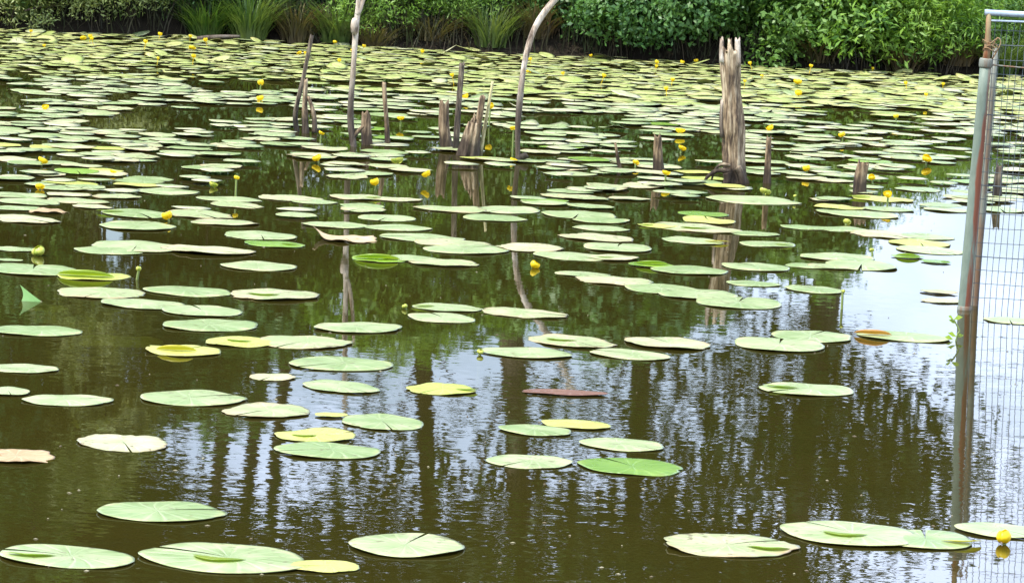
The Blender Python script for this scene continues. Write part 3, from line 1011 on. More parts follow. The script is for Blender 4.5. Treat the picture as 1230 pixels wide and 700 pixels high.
def branch_of(points_px, wpx, material, name='branch', seg=8, jag=0.3):
    def f(root, pts, k, Yd, base):
        rs = resample([at_depth(px, py, Yd) - base for px, py in points_px], 10)
        mb = MB()
        tube(mb, rs, [(wpx[0] + (wpx[1] - wpx[0]) * i / 9) * k / 2 for i in range(10)], seg, 0.08, jag * wpx[1] * k, len(points_px) + int(points_px[0][0]), True)
        mb.build(name, M[material], root)
    return f


def many(*fs):
    def f(*a):
        for x in fs: x(*a)
    return f


def knot(px, py, wpx, material):
    def f(root, pts, k, Yd, base):
        c = at_depth(px, py, Yd) - base
        mb = MB()
        rs = [c + Vector((0, -0.012, d)) for d in (-0.045, -0.03, -0.005, 0.025, 0.04)]
        tube(mb, rs, [wpx * k * 0.30, wpx * k * 0.5, wpx * k * 0.58, wpx * k * 0.5, wpx * k * 0.3], 10, 0.08, 0, 5, True, 0, 0.3)
        mb.build('knot', M[material], root)
    return f


stump('dead_tree', [(425, 176), (421, 140), (424, 90), (427, 45), (431, 0), (436, -70), (448, -190)], (8, 6.5), 'bleached_wood', 'tall pale dead pole on the left with a white knot, cut by the top edge', 'dead tree', 12, 0.06, 0.3,
      knobs=0.25, extra=many(branch_of([(429, 18), (435, 4), (441, -22), (446, -60)], (7, 3), 'bleached_wood'), knot(426, 31, 9, 'bleached_wood'), branch_of([(424, 165), (430, 158), (436, 152)], (6, 4), 'red_wood', 'side_stub')))
stump('dead_stick', [(357, 158), (355, 135), (364, 95), (375, 42)], (7, 5), 'dark_wood', 'thin dark stick leaning right near the left pole', 'dead stick', 8, 0.05, 0.5)
stump('tree_stump', [(367, 160), (366, 130), (367, 97)], (10, 5), 'dead_wood', 'grey forked stub at the foot of the leaning dark stick', 'stump', 10, 0.12, 1.5,
      extra=branch_of([(378, 160), (377, 138), (370, 116)], (7, 4), 'dead_wood'))
stump('tree_stump', [(441, 174), (440, 155), (440, 136)], (15, 11), 'red_wood', 'short reddish stub just right of the tall left pole', 'stump', 14, 0.16, 0.9)
stump('dead_stick', [(466, 174), (464, 140), (461, 99)], (8, 5), 'red_wood', 'thin reddish stick between the left pole and the stump cluster', 'dead stick', 8, 0.1, 0.6, knobs=0.4)
stump('tree_stump', [(536, 179), (533, 155), (533, 123)], (17, 11), 'red_wood', 'rounded brown stub at the left of the split stump cluster', 'stump', 14, 0.12, 0.8)
stump('dead_stick', [(547, 181), (550, 140), (555, 76)], (9, 7), 'dark_wood', 'dark upright stick in the middle of the split stump cluster', 'dead stick', 9, 0.14, 0.8)
stump('tree_stump', [(563, 187), (567, 165), (571, 146)], (23, 11), 'dead_wood', 'wide split stump with several grey splinters at the cluster of stubs', 'stump', 30, 0.36, 2.4,
      extra=many(branch_of([(571, 165), (577, 135), (580, 116)], (9, 7), 'red_wood', 'splinter', jag=1.0), branch_of([(556, 186), (561, 160), (569, 142)], (8, 4), 'dead_wood', 'splinter', jag=1.5),
                 branch_of([(572, 188), (574, 165), (578, 146)], (7, 4), 'bleached_wood', 'splinter', jag=1.5)))
stump('dead_stick', [(577, 187), (583, 150), (592, 98)], (6, 3.5), 'straw_wood', 'slender straw coloured stick leaning right at the stump cluster', 'dead stick', 7, 0.03, 0.5)
stump('dead_tree', [(622, 194), (622, 150), (626, 105), (631, 72), (641, 38), (657, 12), (690, -28), (720, -90)], (7.2, 8.8), 'bleached_wood', 'pale curved birch stem bending right out of the top of the picture', 'dead tree', 12, 0.05, 0.3, knobs=0.2,
      dy=[0, 0, 0, .02, .05, .08, .1, .1], extra=branch_of([(622, 194), (626, 189), (634, 187)], (10, 7), 'dark_wood', 'side_stub'))
stump('dead_stick', [(745, 203), (742, 190), (739, 172)], (6, 3), 'red_wood', 'short thin peg standing alone left of the brown stump', 'dead stick', 7, 0.1, 0.8)
stump('tree_stump', [(791, 207), (790, 190), (790, 164)], (15, 9), 'red_wood', 'short brown stump left of the tall broken trunk', 'stump', 14, 0.16, 1.2)


def roots(root, pts, k, Yd, base):
    for path, wv in (([(875, 205), (862, 203), (850, 210), (846, 216)], (7, 3)), ([(876, 198), (866, 196), (858, 203), (853, 218)], (5, 2)), ([(884, 200), (889, 208), (892, 221)], (10, 7)), ([(872, 206), (873, 214), (870, 222)], (10, 8))):
        rs = resample([at_depth(px, py, Yd) - base + Vector((0, -0.07, 0)) for px, py in path], 9)
        mb = MB()
        tube(mb, rs, [(wv[0] + (wv[1] - wv[0]) * i / 8) * k / 2 for i in range(9)], 8, 0.05, 0, 3)
        mb.build('root', M['dead_wood'], root)
    for path, wv, m_ in (([(868, 75), (867, 58), (867, 46)], (8, 4), 'bleached_wood'), ([(886, 80), (886, 60), (886, 45)], (8, 6), 'bleached_wood'), ([(876, 70), (876, 58), (876, 47)], (9, 4), 'dead_wood'),
                         ([(868, 165), (866, 145), (867, 120)], (6, 3), 'bleached_wood')):
        rs = resample([at_depth(px, py, Yd) - base + Vector((0, -0.02, 0)) for px, py in path], 6)
        mb = MB()
        tube(mb, rs, [(wv[0] + (wv[1] - wv[0]) * i / 5) * k / 2 for i in range(6)], 8, 0.15, wv[1] * k * 1.2, int(path[0][0]))
        mb.build('splinter', M[m_], root)


stump('dead_tree', [(883, 219), (881, 190), (880, 140), (877, 95), (876, 58)], (30, 23), 'dead_wood', 'thick tall broken trunk with a jagged pale top and roots at its foot', 'dead trunk', 34, 0.13, 0.7, 0.6, 0.35, 0.25, extra=roots)
stump('tree_stump', [(922, 220), (923, 195), (924, 164)], (10, 6), 'red_wood', 'slim stump just right of the tall broken trunk', 'stump', 10, 0.15, 1.4)
stump('tree_stump', [(1032, 232), (1033, 213), (1037, 196)], (17, 13), 'red_wood', 'squat leaning stump between the tall trunk and the fence', 'stump', 16, 0.18, 0.9)
stump('tree_stump', [(1197, 236), (1198, 218), (1201, 198)], (14, 8), 'dark_wood', 'dark stub seen through the wire mesh of the fence', 'stump', 12, 0.15, 1.2)

# ------------------------------------------------------------------ wire fence at the right
def metal(name, c1, c2, scale, rust=None, thr=0.5, rough=0.5, metallic=0.0, sharp=8.0, band=None):
    m, nt = mat(name)
    n1 = noise_tex(nt, vscale(nt, (1, 1, 0.35)), scale, 5, 0.6)
    col = mixc(nt, n1.outputs[0], c1, c2)
    if rust:
        n2 = noise_tex(nt, vscale(nt, (1.6, 1.6, 0.22)), 14, 5, 0.6)
        f = math_(nt, 'SUBTRACT', n2.outputs[0], thr)
        if band:   # height range of the long rust streak, and the side it is on
            tcn = N(nt, 'ShaderNodeTexCoord'); sx = N(nt, 'ShaderNodeSeparateXYZ'); nt.links.new(tcn.outputs['Object'], sx.inputs[0])
            z = sx.outputs[2]
            mid, hw = band
            bump_ = math_(nt, 'SUBTRACT', 1.0, math_(nt, 'DIVIDE', math_(nt, 'ABSOLUTE', math_(nt, 'SUBTRACT', z, mid)), hw))
            f = math_(nt, 'ADD', f, math_(nt, 'MULTIPLY', math_(nt, 'MAXIMUM', bump_, -0.2), 0.28))
            side = math_(nt, 'SUBTRACT', sx.outputs[0], math_(nt, 'MULTIPLY', z, 0.039))
            f = math_(nt, 'ADD', f, math_(nt, 'MULTIPLY', math_(nt, 'MINIMUM', math_(nt, 'MULTIPLY', math_(nt, 'ADD', side, 0.004), 22.0), 0.12), 0.9))
        f = math_(nt, 'MINIMUM', math_(nt, 'MAXIMUM', math_(nt, 'MULTIPLY', f, sharp), 0), 1)
        col = mixc(nt, f, col, rust)
    p = principled(nt, col, rough, 0.4, bump(nt, n1.outputs[0], 0.3, 0.004))
    p.node.inputs['Metallic'].default_value = metallic
    out(nt, p)
    return m


M['painted_steel'] = metal('painted_steel', (0.07, 0.095, 0.065), (0.24, 0.285, 0.215), 42, (0.20, 0.06, 0.025), 0.54, 0.55, band=(0.47, 0.24))
M['rusty_steel'] = metal('rusty_steel', (0.30, 0.26, 0.13), (0.24, 0.14, 0.06), 30, (0.22, 0.08, 0.03), 0.48, 0.7)
M['thin_steel'] = metal('thin_steel', (0.22, 0.24, 0.19), (0.13, 0.12, 0.09), 30, (0.18, 0.10, 0.05), 0.5, 0.6)
M['zinc_rail'] = metal('zinc_rail', (0.20, 0.27, 0.36), (0.55, 0.62, 0.70), 25, (0.16, 0.15, 0.14), 0.56, 0.4, 0.2)
M['wire'] = metal('wire', (0.06, 0.075, 0.08), (0.13, 0.15, 0.15), 40, None, 0.5, 0.5, 0.2)

FB = water_at(1158, 372)
FY = FB.y
fk = FY / F / math.cos(PITCH)
fence = empty('wire_fence', FB)
tag(fence, 'wire mesh fence in the water at the right edge with a rust streaked post', 'fence')
def fp(px, py, dy=0.0):
    v = at_depth(px, py, FY) - FB
    return Vector((v.x, v.y + dy, v.z))
mb = MB()
foot, top = fp(1158, 372), fp(1184, 76)
d = (top - foot)
pts = [foot - d.normalized() * 0.5] + [foot + d * t for t in np.linspace(0, 1, 9)]
tube(mb, pts, [7.8 * fk] * 4 + [7.4 * fk] * 2 + [7.0 * fk] * 2 + [6.7 * fk] * 2, 20, 0.01)
post = mb.build('post', M['painted_steel'], fence)
for t, w_ in ((1.0, 8.0), (0.0, 8.5)):
    mb = MB()
    c = foot + d * t
    u = d.normalized()
    tube(mb, [c - u * 0.018, c - u * 0.012, c + u * 0.012, c + u * 0.018], [7 * fk, w_ * fk, w_ * fk, 7 * fk], 18)
    mb.build('collar', M['thin_steel'], post)
mb = MB()
tube(mb, [fp(1184, 78), fp(1186, 60), fp(1187, 38), fp(1188, 14)], [5 * fk, 4.2 * fk, 3.2 * fk, 3 * fk], 12, 0.05, 0, 3, True, 0, 0.15)
mb.build('post_extension', M['rusty_steel'], fence)
mb = MB()   # twist of old wire round the extension
tw = []
for i in range(44):
    a = i * 0.62
    tw.append(fp(1186, 61 - i * 0.3 + 2.2 * math.sin(i * 1.7)) + Vector((math.cos(a) * (7 + 2 * math.sin(i * 0.4)) * fk + 3 * fk, math.sin(a) * 7 * fk, 0)))
tube(mb, tw, [0.7 * fk] * 44, 5)
tube(mb, resample([fp(1190, 60), fp(1198, 46), fp(1202, 52), fp(1196, 64), fp(1191, 72)], 16), [0.9 * fk] * 16, 5)
mb.build('wire_twist', M['rusty_steel'], fence)
mb = MB()
t0, t1 = fp(1180, 330, 0.16), fp(1197, 120, 0.16)
dd = (t1 - t0)
tube(mb, [t0 - dd * 0.8, t0 - dd * 0.25, t0, t1, t1 + dd * 0.28], [5.0 * fk, 5.0 * fk, 4.4 * fk, 3.5 * fk, 3.2 * fk], 12, 0.08, 0, 4, True, 0, 0.2)
mb.build('thin_post', M['thin_steel'], fence)
run = Vector((1, -0.10, 0.0)).normalized()
vert = (d / d.length)
mb = MB()
a0 = fp(1186, 15)
tube(mb, [a0 - run * 0.01, a0 + run * 0.25, a0 + run * 0.6, a0 + run * 2.2], [3.6 * fk] * 4, 10, 0.06, 0, 5, True, 0, 0.25)
tube(mb, [a0 + Vector((0, 0, -0.03)), a0 + run * 0.6 + Vector((0, 0, -0.02)), a0 + run * 2.2 + Vector((0, 0, -0.03))], [1.3 * fk] * 3, 8)
mb.build('rail', M['zinc_rail'], fence)
mb = MB()
q = random.Random(3)
wr = 0.0012
off = Vector((0.03, 0.02, 0))
Ht = (fp(1188, 18) - foot).length
hs = []
z = -0.32
while z < Ht:
    hs.append(z)
    z += 0.052
for i in range(98):
    x = 0.022 * i
    ph = q.uniform(0, 6)
    pts = [foot + off + run * (x + 0.002 * math.sin(zz * 9 + ph)) + Vector((vert.x * zz * 0.9, 0.004 * math.sin(zz * 5 + x * 3), zz)) for zz in np.linspace(-0.32, Ht * 0.985, 12)]
    tube(mb, pts, [wr] * 12, 5, cap=False)
for k, zz in enumerate(hs):
    pts = [foot + off + run * x + Vector((vert.x * zz * 0.9, 0.004 * math.sin(zz * 5 + x * 3) - 0.002, zz + 0.003 * math.sin(x * 6 + k))) for x in np.linspace(-0.02, 2.12, 18)]
    tube(mb, pts, [wr * (1.6 if k % 5 == 0 else 1)] * 18, 5, cap=False)
mb.build('wire_mesh', M['wire'], fence)
mb = MB()
tube(mb, resample([fp(1184, 77), fp(1200, 79), fp(1232, 82)], 8) + [fp(1500, 98)], [1.0 * fk] * 9, 6, cap=False)
mb.build('tie_wire', M['thin_steel'], fence)
# a sprig of water plant against the post
SB = water_at(1143, 409)
sp = empty('plant_sprig', SB)
tag(sp, 'small green leafy sprig growing out of the water against the fence post', 'plant')
k_ = SB.y / F
mb = MB()
st = [Vector((0, 0, -0.1)), Vector((6, 0, 5)) * k_, Vector((9, 0, 12)) * k_, Vector((4, 0, 21)) * k_, Vector((1, 0, 26)) * k_]
tube(mb, resample(st, 14), [0.0028] * 14, 6)
mb.build('stem', M['stem'], sp)
for c, L_, a in ((st[4], 12, 0.2), (st[3], 10, 2.7), (st[1], 12, 2.8), (st[1], 9, 0.1), (st[4], 8, 2.6), (Vector((2, 0, 1.5)) * k_, 11, 3.0)):
    u = Vector((math.cos(a), 0.3, math.sin(a) * 0.5 + 0.15)).normalized() * L_ * k_
    s_ = Vector((0, 1, 0.5)).normalized() * L_ * k_ * 0.3
    mb = MB()
    mb.add([c, c + u * 0.5 + s_ + Vector((0, 0, 0.006)), c + u, c + u * 0.5 - s_, c + u * 0.5 + Vector((0, 0, -0.003))], [(0, 4, 1), (1, 4, 2), (2, 4, 3), (3, 4, 0)])
    mb.build('leaf', M['fold'], sp)

# ------------------------------------------------------------------ bank plants
M['leaf_dark'] = leaf_mat('leaf_dark', (0.032, 0.095, 0.022), (0.09, 0.19, 0.04), (0.12, 0.23, 0.055), 0.25, 0.42, 1.6)
M['leaf_mid'] = leaf_mat('leaf_mid', (0.05, 0.135, 0.022), (0.14, 0.26, 0.045), (0.19, 0.31, 0.065), 0.3, 0.45, 1.5)
M['leaf_bright'] = leaf_mat('leaf_bright', (0.08, 0.19, 0.024), (0.20, 0.34, 0.045), (0.28, 0.42, 0.075), 0.35, 0.45, 1.8)
M['leaf_olive'] = leaf_mat('leaf_olive', (0.11, 0.17, 0.04), (0.26, 0.31, 0.10), (0.36, 0.38, 0.14), 0.3, 0.5, 1.8)
M['leaf_tree'] = leaf_mat('leaf_tree', (0.030, 0.065, 0.012), (0.060, 0.11, 0.022), (0.05, 0.10, 0.02), 0.35, 0.45, 0.7)
M['sedge'] = leaf_mat('sedge', (0.055, 0.125, 0.025), (0.13, 0.21, 0.04), (0.18, 0.22, 0.07), 0.3, 0.5, 2.5)
M['dead_stem'] = leaf_mat('dead_stem', (0.02, 0.016, 0.009), (0.085, 0.062, 0.035), (0.04, 0.055, 0.015), 0.1, 0.7, 3)
M['dry_sedge'] = leaf_mat('dry_sedge', (0.12, 0.085, 0.04), (0.24, 0.17, 0.09), (0.09, 0.10, 0.03), 0.2, 0.6, 3)


def leaf_mesh(name, centers, size, material, aspect=0.55, upbias=0.6, out_dir=None, droop=0.0):
    n = len(centers)
    nr = nrng.normal(size=(n, 3))
    nr[:, 2] = np.abs(nr[:, 2]) + upbias
    if out_dir is not None: nr += out_dir * 0.9
    nr /= np.linalg.norm(nr, axis=1, keepdims=True)
    t = nrng.normal(size=(n, 3)); t[:, 2] -= droop
    t -= nr * np.sum(t * nr, axis=1, keepdims=True)
    t /= np.linalg.norm(t, axis=1, keepdims=True) + 1e-9
    b = np.cross(nr, t)
    L_ = size * nrng.uniform(0.65, 1.35, (n, 1))
    Wd = L_ * aspect * nrng.uniform(0.8, 1.2, (n, 1))
    p0 = centers - t * L_ * 0.5
    p1 = centers - t * L_ * 0.08 + b * Wd * 0.5 + nr * L_ * 0.05
    p2 = centers + t * L_ * 0.5 - nr * L_ * 0.08
    p3 = centers - t * L_ * 0.08 - b * Wd * 0.5 + nr * L_ * 0.05
    co = np.stack([p0, p1, p2, p3], axis=1).reshape(-1, 3)
    m = bpy.data.meshes.new(name)
    m.vertices.add(4 * n); m.vertices.foreach_set('co', co.ravel())
    m.loops.add(4 * n); m.loops.foreach_set('vertex_index', np.arange(4 * n, dtype=np.int32))
    m.polygons.add(n); m.polygons.foreach_set('loop_start', np.arange(0, 4 * n, 4, dtype=np.int32))
    m.update(calc_edges=True); m.validate()
    m.materials.append(material)
    return m


def lumps_to_leaves(lumps, per_area, clump=0.10, inner=0.25):
    """leaf positions gathered in sprays over the skin of several lumps, some inside; returns positions and outward directions"""
    P, O = [], []
    for (c, r, dens) in lumps:
        c = np.array(c); r = np.array(r)
        area = 4 * math.pi * ((r[0] * r[1]) ** 1.6 / 3 + (r[0] * r[2]) ** 1.6 / 3 + (r[1] * r[2]) ** 1.6 / 3) ** (1 / 1.6)
        n = int(area * per_area * dens / 14) + 1
        d = nrng.normal(size=(n, 3)); d /= np.linalg.norm(d, axis=1, keepdims=True)
        rad = np.where(nrng.random((n, 1)) < inner, nrng.uniform(0.3, 0.95, (n, 1)), nrng.uniform(0.85, 1.12, (n, 1)))
        cc = c + d * r * rad
        pts = np.repeat(cc, 14, axis=0) + nrng.normal(size=(n * 14, 3)) * clump
        P.append(pts); O.append(np.repeat(d, 14, axis=0))
    return np.concatenate(P), np.concatenate(O)


def shrub(name, x, y, w, h, depth, material, label, leaf=0.06, dens=520, aspect=0.55, low=0.16, cat='shrub', nl=17, droop=0.0, seed=0, overhang=0.35):
    q = random.Random(seed * 77 + 5)
    low -= 0.11
    zb = max(0.1, ground_z(x, y))
    root = empty(name, (x, y, zb))
    lumps = []
    for k in range(nl):
        u = k / max(1, nl - 1)
        zc = low + (h - low) * (0.08 + 0.84 * u ** 1.1)
        s = 1 - 0.45 * max(0, u - 0.4)
        rr = q.uniform(0.34, 0.52) * min(w, 1.6) * s
        lx = q.uniform(-0.5, 0.5) * max(0.05, w - rr)
        ly = q.uniform(-0.5, 0.3) * depth * s - overhang * (1 - u)
        rz_ = rr * q.uniform(0.55, 0.8)
        lumps.append(((lx, ly, max(zc, low + rz_ * 0.85) - zb + 0.1), (rr, rr * 0.9, rz_), q.uniform(0.8, 1.2)))
    # low sprays leaning out over the water
    nb = int(w * 9)
    for k in range(nb):
        lx = (k + q.random()) / nb * w * 1.1 - w * 0.55
        rr = q.uniform(0.09, 0.21)
        zz = q.uniform(0.02, 0.75)
        lumps.append(((lx, -depth * 0.25 - overhang - q.uniform(-0.25, 0.28) * (0.5 + zz), low + zz - zb + 0.05), (rr * 1.25, rr, rr * 0.7), 1.5))
    P, O = lumps_to_leaves(lumps, dens, leaf * 0.9)
    keep = P[:, 2] > (low - zb) - 0.06 * nrng.random(len(P))
    P, O = P[keep], O[keep]
    size = leaf * np.clip(0.95 + 1.3 * (P[:, 2:3] - 0.75), 0.95, 2.3)     # leaves enlarged with height so the upper crowns block sky in the reflection
    cr = link('crown', leaf_mesh('crown', P, size, material, aspect, 0.5, O, droop), root)
    mb = MB()
    for k, (c, r, _) in enumerate(lumps[:nl + 3]):
        sx = q.uniform(-0.18, 0.18) * w
        p0 = Vector((sx, q.uniform(-0.1, 0.2), -0.12))
        p2 = Vector(c)
        p1 = p0.lerp(p2, 0.5) + Vector((q.uniform(-0.08, 0.08), q.uniform(-0.08, 0.08), 0.06))
        tube(mb, resample([p0, p1, p2], 7), [0.022 - 0.0025 * i for i in range(7)], 6, 0.05)
    mb.build('trunk', M['bark'], root)
    return tag(root, label, cat, 'plants along the far bank')


def bx(px, Y=30.9): return at_depth(px, 45 + (px - 615) * 0.048, Y).x

SHRUBS = [
 # px, Y, width m, height, depth, material, label, leaf, aspect, low
 (-70, 31.2, 1.6, 4.6, 1.5, 'leaf_dark', 'dark bush cut by the left edge at the far bank', 0.065, 0.5, 0.2),
 (28, 31.0, 1.0, 4.4, 1.2, 'leaf_mid', 'mid green bush above the far left end of the water', 0.06, 0.35, 0.2),
 (112, 30.9, 1.0, 3.9, 1.2, 'leaf_olive', 'pale olive willow bush hanging over the water on the left', 0.055, 0.3, 0.16),
 (205, 31.3, 0.9, 3.25, 1.4, 'leaf_dark', 'very dark bush right of the pale olive willow', 0.06, 0.6, 0.2),
 (265, 31.5, 1.0, 3.1, 1.3, 'leaf_dark', 'dark bush behind the drooping sedge', 0.055, 0.5, 0.2),
 (345, 31.4, 1.0, 2.6, 1.3, 'leaf_mid', 'mid green bush behind the top of the leaning stick', 0.06, 0.45, 0.22),
 (470, 31.1, 1.0, 2.35, 1.3, 'leaf_bright', 'light green bush right of the tall left pole', 0.05, 0.35, 0.22),
 (545, 31.1, 0.9, 2.3, 1.3, 'leaf_bright', 'light green feathery bush left of the curved birch stem', 0.05, 0.3, 0.23),
 (615, 31.6, 0.9, 2.2, 1.2, 'leaf_mid', 'thin bush with bare stems behind the curved birch stem', 0.055, 0.35, 0.24),
 (705, 31.0, 1.1, 2.3, 1.4, 'leaf_dark', 'dense dark green bush just right of the curved birch stem', 0.06, 0.65, 0.16),
 (795, 31.0, 1.0, 2.1, 1.4, 'leaf_dark', 'deep green bush left of the broken trunk top', 0.065, 0.65, 0.2),
 (880, 31.0, 1.0, 1.6, 1.4, 'leaf_mid', 'leafy bush directly behind the broken trunk top', 0.075, 0.6, 0.18),
 (965, 31.0, 0.9, 1.5, 1.3, 'leaf_mid', 'leafy bush with a dry brown twig right of the broken trunk', 0.075, 0.55, 0.14),
 (1045, 30.9, 0.8, 1.15, 1.2, 'leaf_bright', 'bright green broad leaved bush toward the right', 0.095, 0.38, 0.14),
 (1105, 31.0, 0.75, 0.95, 1.2, 'leaf_bright', 'bright green feathery bush next to the pale gap on the right', 0.08, 0.24, 0.2),
 (1172, 31.4, 0.6, 0.8, 1.1, 'leaf_mid', 'low green bush behind the top of the fence post', 0.055, 0.35, 0.14),
 (1250, 31.6, 0.9, 0.7, 1.1, 'leaf_bright', 'low bright green bush seen through the fence', 0.055, 0.3, 0.14),
]
for i, (px, Yv, w_, h_, d_, mt, lb, lf, asp, low) in enumerate(SHRUBS):
    lf *= 0.72
    Yv += (0.0, 0.4, 0.12, 0.5)[i % 4] if 150 < px < 1000 else 0.0
    asp *= 0.85
    shrub('shrub', bx(px, Yv), Yv, w_, h_, d_, M[mt], lb, lf, 640 * (0.06 / lf) ** 1.6, asp, low, seed=i)
# more of the bank outside the frame
for i, (px, Yv, w_, h_) in enumerate([(-190, 31.2, 1.6, 4.2), (-340, 31.6, 1.9, 4.0), (1370, 32.0, 1.2, 0.9), (1480, 32.0, 1.5, 1.2)]):
    shrub('shrub', bx(px, Yv), Yv, w_, h_, 1.4, M['leaf_mid'], ['bush farther left along the bank beyond the frame', 'outermost bush on the left bank beyond the frame', 'low bush on the right bank beyond the frame', 'outermost low bush on the right bank beyond the frame'][i], 0.08, 260, seed=40 + i)


def tussock(px, Yv, n, h, material, label, spread=0.25, seed=0, droop=0.7, wid=0.008):
    q = random.Random(seed + 900)
    x = bx(px, Yv)
    z = max(0.02, ground_z(x, Yv))
    root = empty('sedge_tussock', (x, Yv, z))
    mb = MB()
    for k in range(n):
        a = q.uniform(0, 6.283)
        r0 = spread * 0.4 * math.sqrt(q.random())
        b = Vector((r0 * math.cos(a), r0 * math.sin(a), -0.03))
        a += q.gauss(0, 0.4)
        o_ = Vector((math.cos(a), math.sin(a), 0))
        ll = h * q.uniform(0.6, 1.15)
        out_ = spread * q.uniform(0.3, 1.6)
        sd_ = Vector((-math.sin(a), math.cos(a), 0)) * wid * q.uniform(0.6, 1.2)
        prev = None
        vs, fs = [], []
        for i in range(6):
            u = i / 5
            p = b + o_ * out_ * u ** 1.5 + Vector((0, 0, ll * (u - droop * 0.55 * u ** 3)))
            vs += [p - sd_ * (1 - u * 0.9), p + sd_ * (1 - u * 0.9)]
        for i in range(5): fs.append((2 * i, 2 * i + 1, 2 * i + 3, 2 * i + 2))
        mb.add(vs, fs)
    mb.build('blades', M[material], root)
    return tag(root, label, 'sedge', 'plants along the far bank')


TUSS = [(-30, 30.75, 260, 0.55, 'sedge', 'sedge tuft at the left end of the far bank'), (30, 30.7, 220, 0.5, 'sedge', 'sedge tuft left of the pale olive willow'),
        (248, 30.75, 240, 0.5, 'sedge', 'drooping sedge tuft under the very dark bush'), (300, 30.7, 320, 0.62, 'sedge', 'tall drooping sedge left of the leaning stick'),
        (358, 30.8, 220, 0.5, 'dry_sedge', 'half dry sedge tuft behind the leaning stick top'), (405, 30.75, 260, 0.52, 'sedge', 'sedge tuft left of the tall pale pole'),
        (450, 30.7, 160, 0.32, 'dry_sedge', 'dry brown grass tuft at the foot of the bank right of the pole'), (520, 30.8, 160, 0.34, 'dry_sedge', 'dry grass tuft under the light green bushes'),
        (590, 30.75, 220, 0.55, 'sedge', 'sedge tuft left of the birch stem'), (645, 30.9, 200, 0.5, 'dry_sedge', 'straggly brownish sedge right of the birch stem'),
        (985, 30.7, 120, 0.32, 'dry_sedge', 'rusty dry tuft under the leafy bush right of the trunk'), (1085, 30.75, 200, 0.36, 'dry_sedge', 'dry stems below the feathery bush on the right'),
        (1150, 30.85, 180, 0.32, 'dry_sedge', 'brown dry tuft left of the fence post top'), (1205, 30.8, 300, 0.5, 'sedge', 'green sedge tuft behind the fence mesh'), (1290, 30.9, 280, 0.5, 'sedge', 'sedge tuft right of the frame beyond the fence')]
for i, (px, Yv, n_, h_, mt, lb) in enumerate(TUSS):
    tussock(px, Yv - 0.33, n_, h_ * 0.9, mt, lb, 0.30, i)
# undergrowth: grass and dead stems that nobody could count
def blades(name, material, n, x0, x1, dy0, dy1, h0, h1, seed, label):
    q = random.Random(seed)
    mb = MB()
    for k in range(n):
        x = q.uniform(x0, x1)
        y = shore(x) + q.uniform(dy0, dy1)
        z = ground_z(x, y)
        h = q.uniform(h0, h1)
        a = q.uniform(0, 6.28)
        l = Vector((q.gauss(0, 0.25), q.gauss(0, 0.25) - 0.1, 1)) * h
        s = Vector((math.cos(a), math.sin(a), 0)) * 0.005
        b = Vector((x, y, z - 0.02))
        m_ = b + l * 0.55
        e = b + l + Vector((l.x, l.y, 0)) * 0.5
        mb.add([b - s, b + s, m_ - s * 0.8, m_ + s * 0.8, e], [(0, 1, 3, 2), (2, 3, 4)])
    o = mb.build(name, M[material])
    tag(o, label, 'grass', kind='stuff')
blades('bank_grass', 'sedge', 7000, -9, 9, 0.15, 2.6, 0.15, 0.5, 1, 'grass growing over the far bank under the bushes')
blades('dead_stems', 'dead_stem', 4200, -9, 9, -0.04, 0.35, 0.06, 0.32, 2, 'dead brown stems along the foot of the far bank')
# fallen pale branch on the bank
lb0 = at_depth(256, 44, 29.8)
fb = empty('fallen_branch', (lb0.x, lb0.y, 0.03))
mb = MB(); tube(mb, resample([(-0.12, 0, 0.0), (0.02, 0, 0.02), (0.2, -0.05, 0.035)], 8), [0.016, 0.018, 0.018, 0.017, 0.016, 0.014, 0.012, 0.01], 8, 0.08)
mb.build('branch', M['bleached_wood'], fb)
tag(fb, 'short pale fallen branch at the water edge below the dark bush', 'branch')

# ------------------------------------------------------------------ trees behind the bank (the water mirrors them)
def tree(pa, pb, Yv, r, crown, label, seed, dens=1.0, low=()):
    q = random.Random(seed + 300)
    a, b = mirrored_at(*pa, Yv), mirrored_at(*pb, Yv)
    u = (b - a) / (b.z - a.z)
    zg = ground_z(a.x, Yv)
    base = a + u * (zg - a.z)
    root = empty('tree', base)
    top = crown[0] + crown[1][2] * 0.5
    pts = [Vector((0, 0, -0.2))] + [u * t + Vector((q.gauss(0, 0.05), q.gauss(0, 0.05), 0)) for t in np.linspace(0.4, top - zg, 8)]
    mb = MB()
    tube(mb, resample(pts, 24), [r * (1.25 - 0.75 * i / 23) for i in range(24)], 12, 0.05)
    cc = u * (crown[0] - zg)
    lumps = []
    for k in range(26):
        d_ = Vector((q.gauss(0, 1), q.gauss(0, 1), q.gauss(0, 1))).normalized()
        c = cc + Vector((d_.x * crown[1][0], d_.y * crown[1][1], d_.z * crown[1][2])) * q.uniform(0.45, 0.95)
        s = q.uniform(0.5, 0.95)
        lumps.append((tuple(c), (s * 1.2, s * 1.2, s * 0.7), q.uniform(0.5, 1.1)))
    for (px, py, s, dn) in low:
        c = mirrored_at(px, py, Yv + q.uniform(-1, 1)) - base
        lumps.append((tuple(c), (s, s, s * 0.6), dn))
    for (c, rr, _) in lumps:
        c = Vector(c)
        t = min(max(0.3, (c.z - 0.8) / (top - zg)), 0.95)
        p0 = u * (t * (top - zg))
        tube(mb, resample([p0, p0.lerp(c, 0.5) + Vector((0, 0, -0.15)), c], 7), [r * 0.32 - r * 0.04 * i for i in range(7)], 6)
    mb.build('trunk', M['bark'], root)
    P, O = lumps_to_leaves(lumps, 105 * dens, 0.24, 0.5)
    link('crown', leaf_mesh('crown', P, 0.15, M['leaf_tree'], 0.6, 0.4, O), root)
    return tag(root, label, 'tree', 'trees behind the far bank')


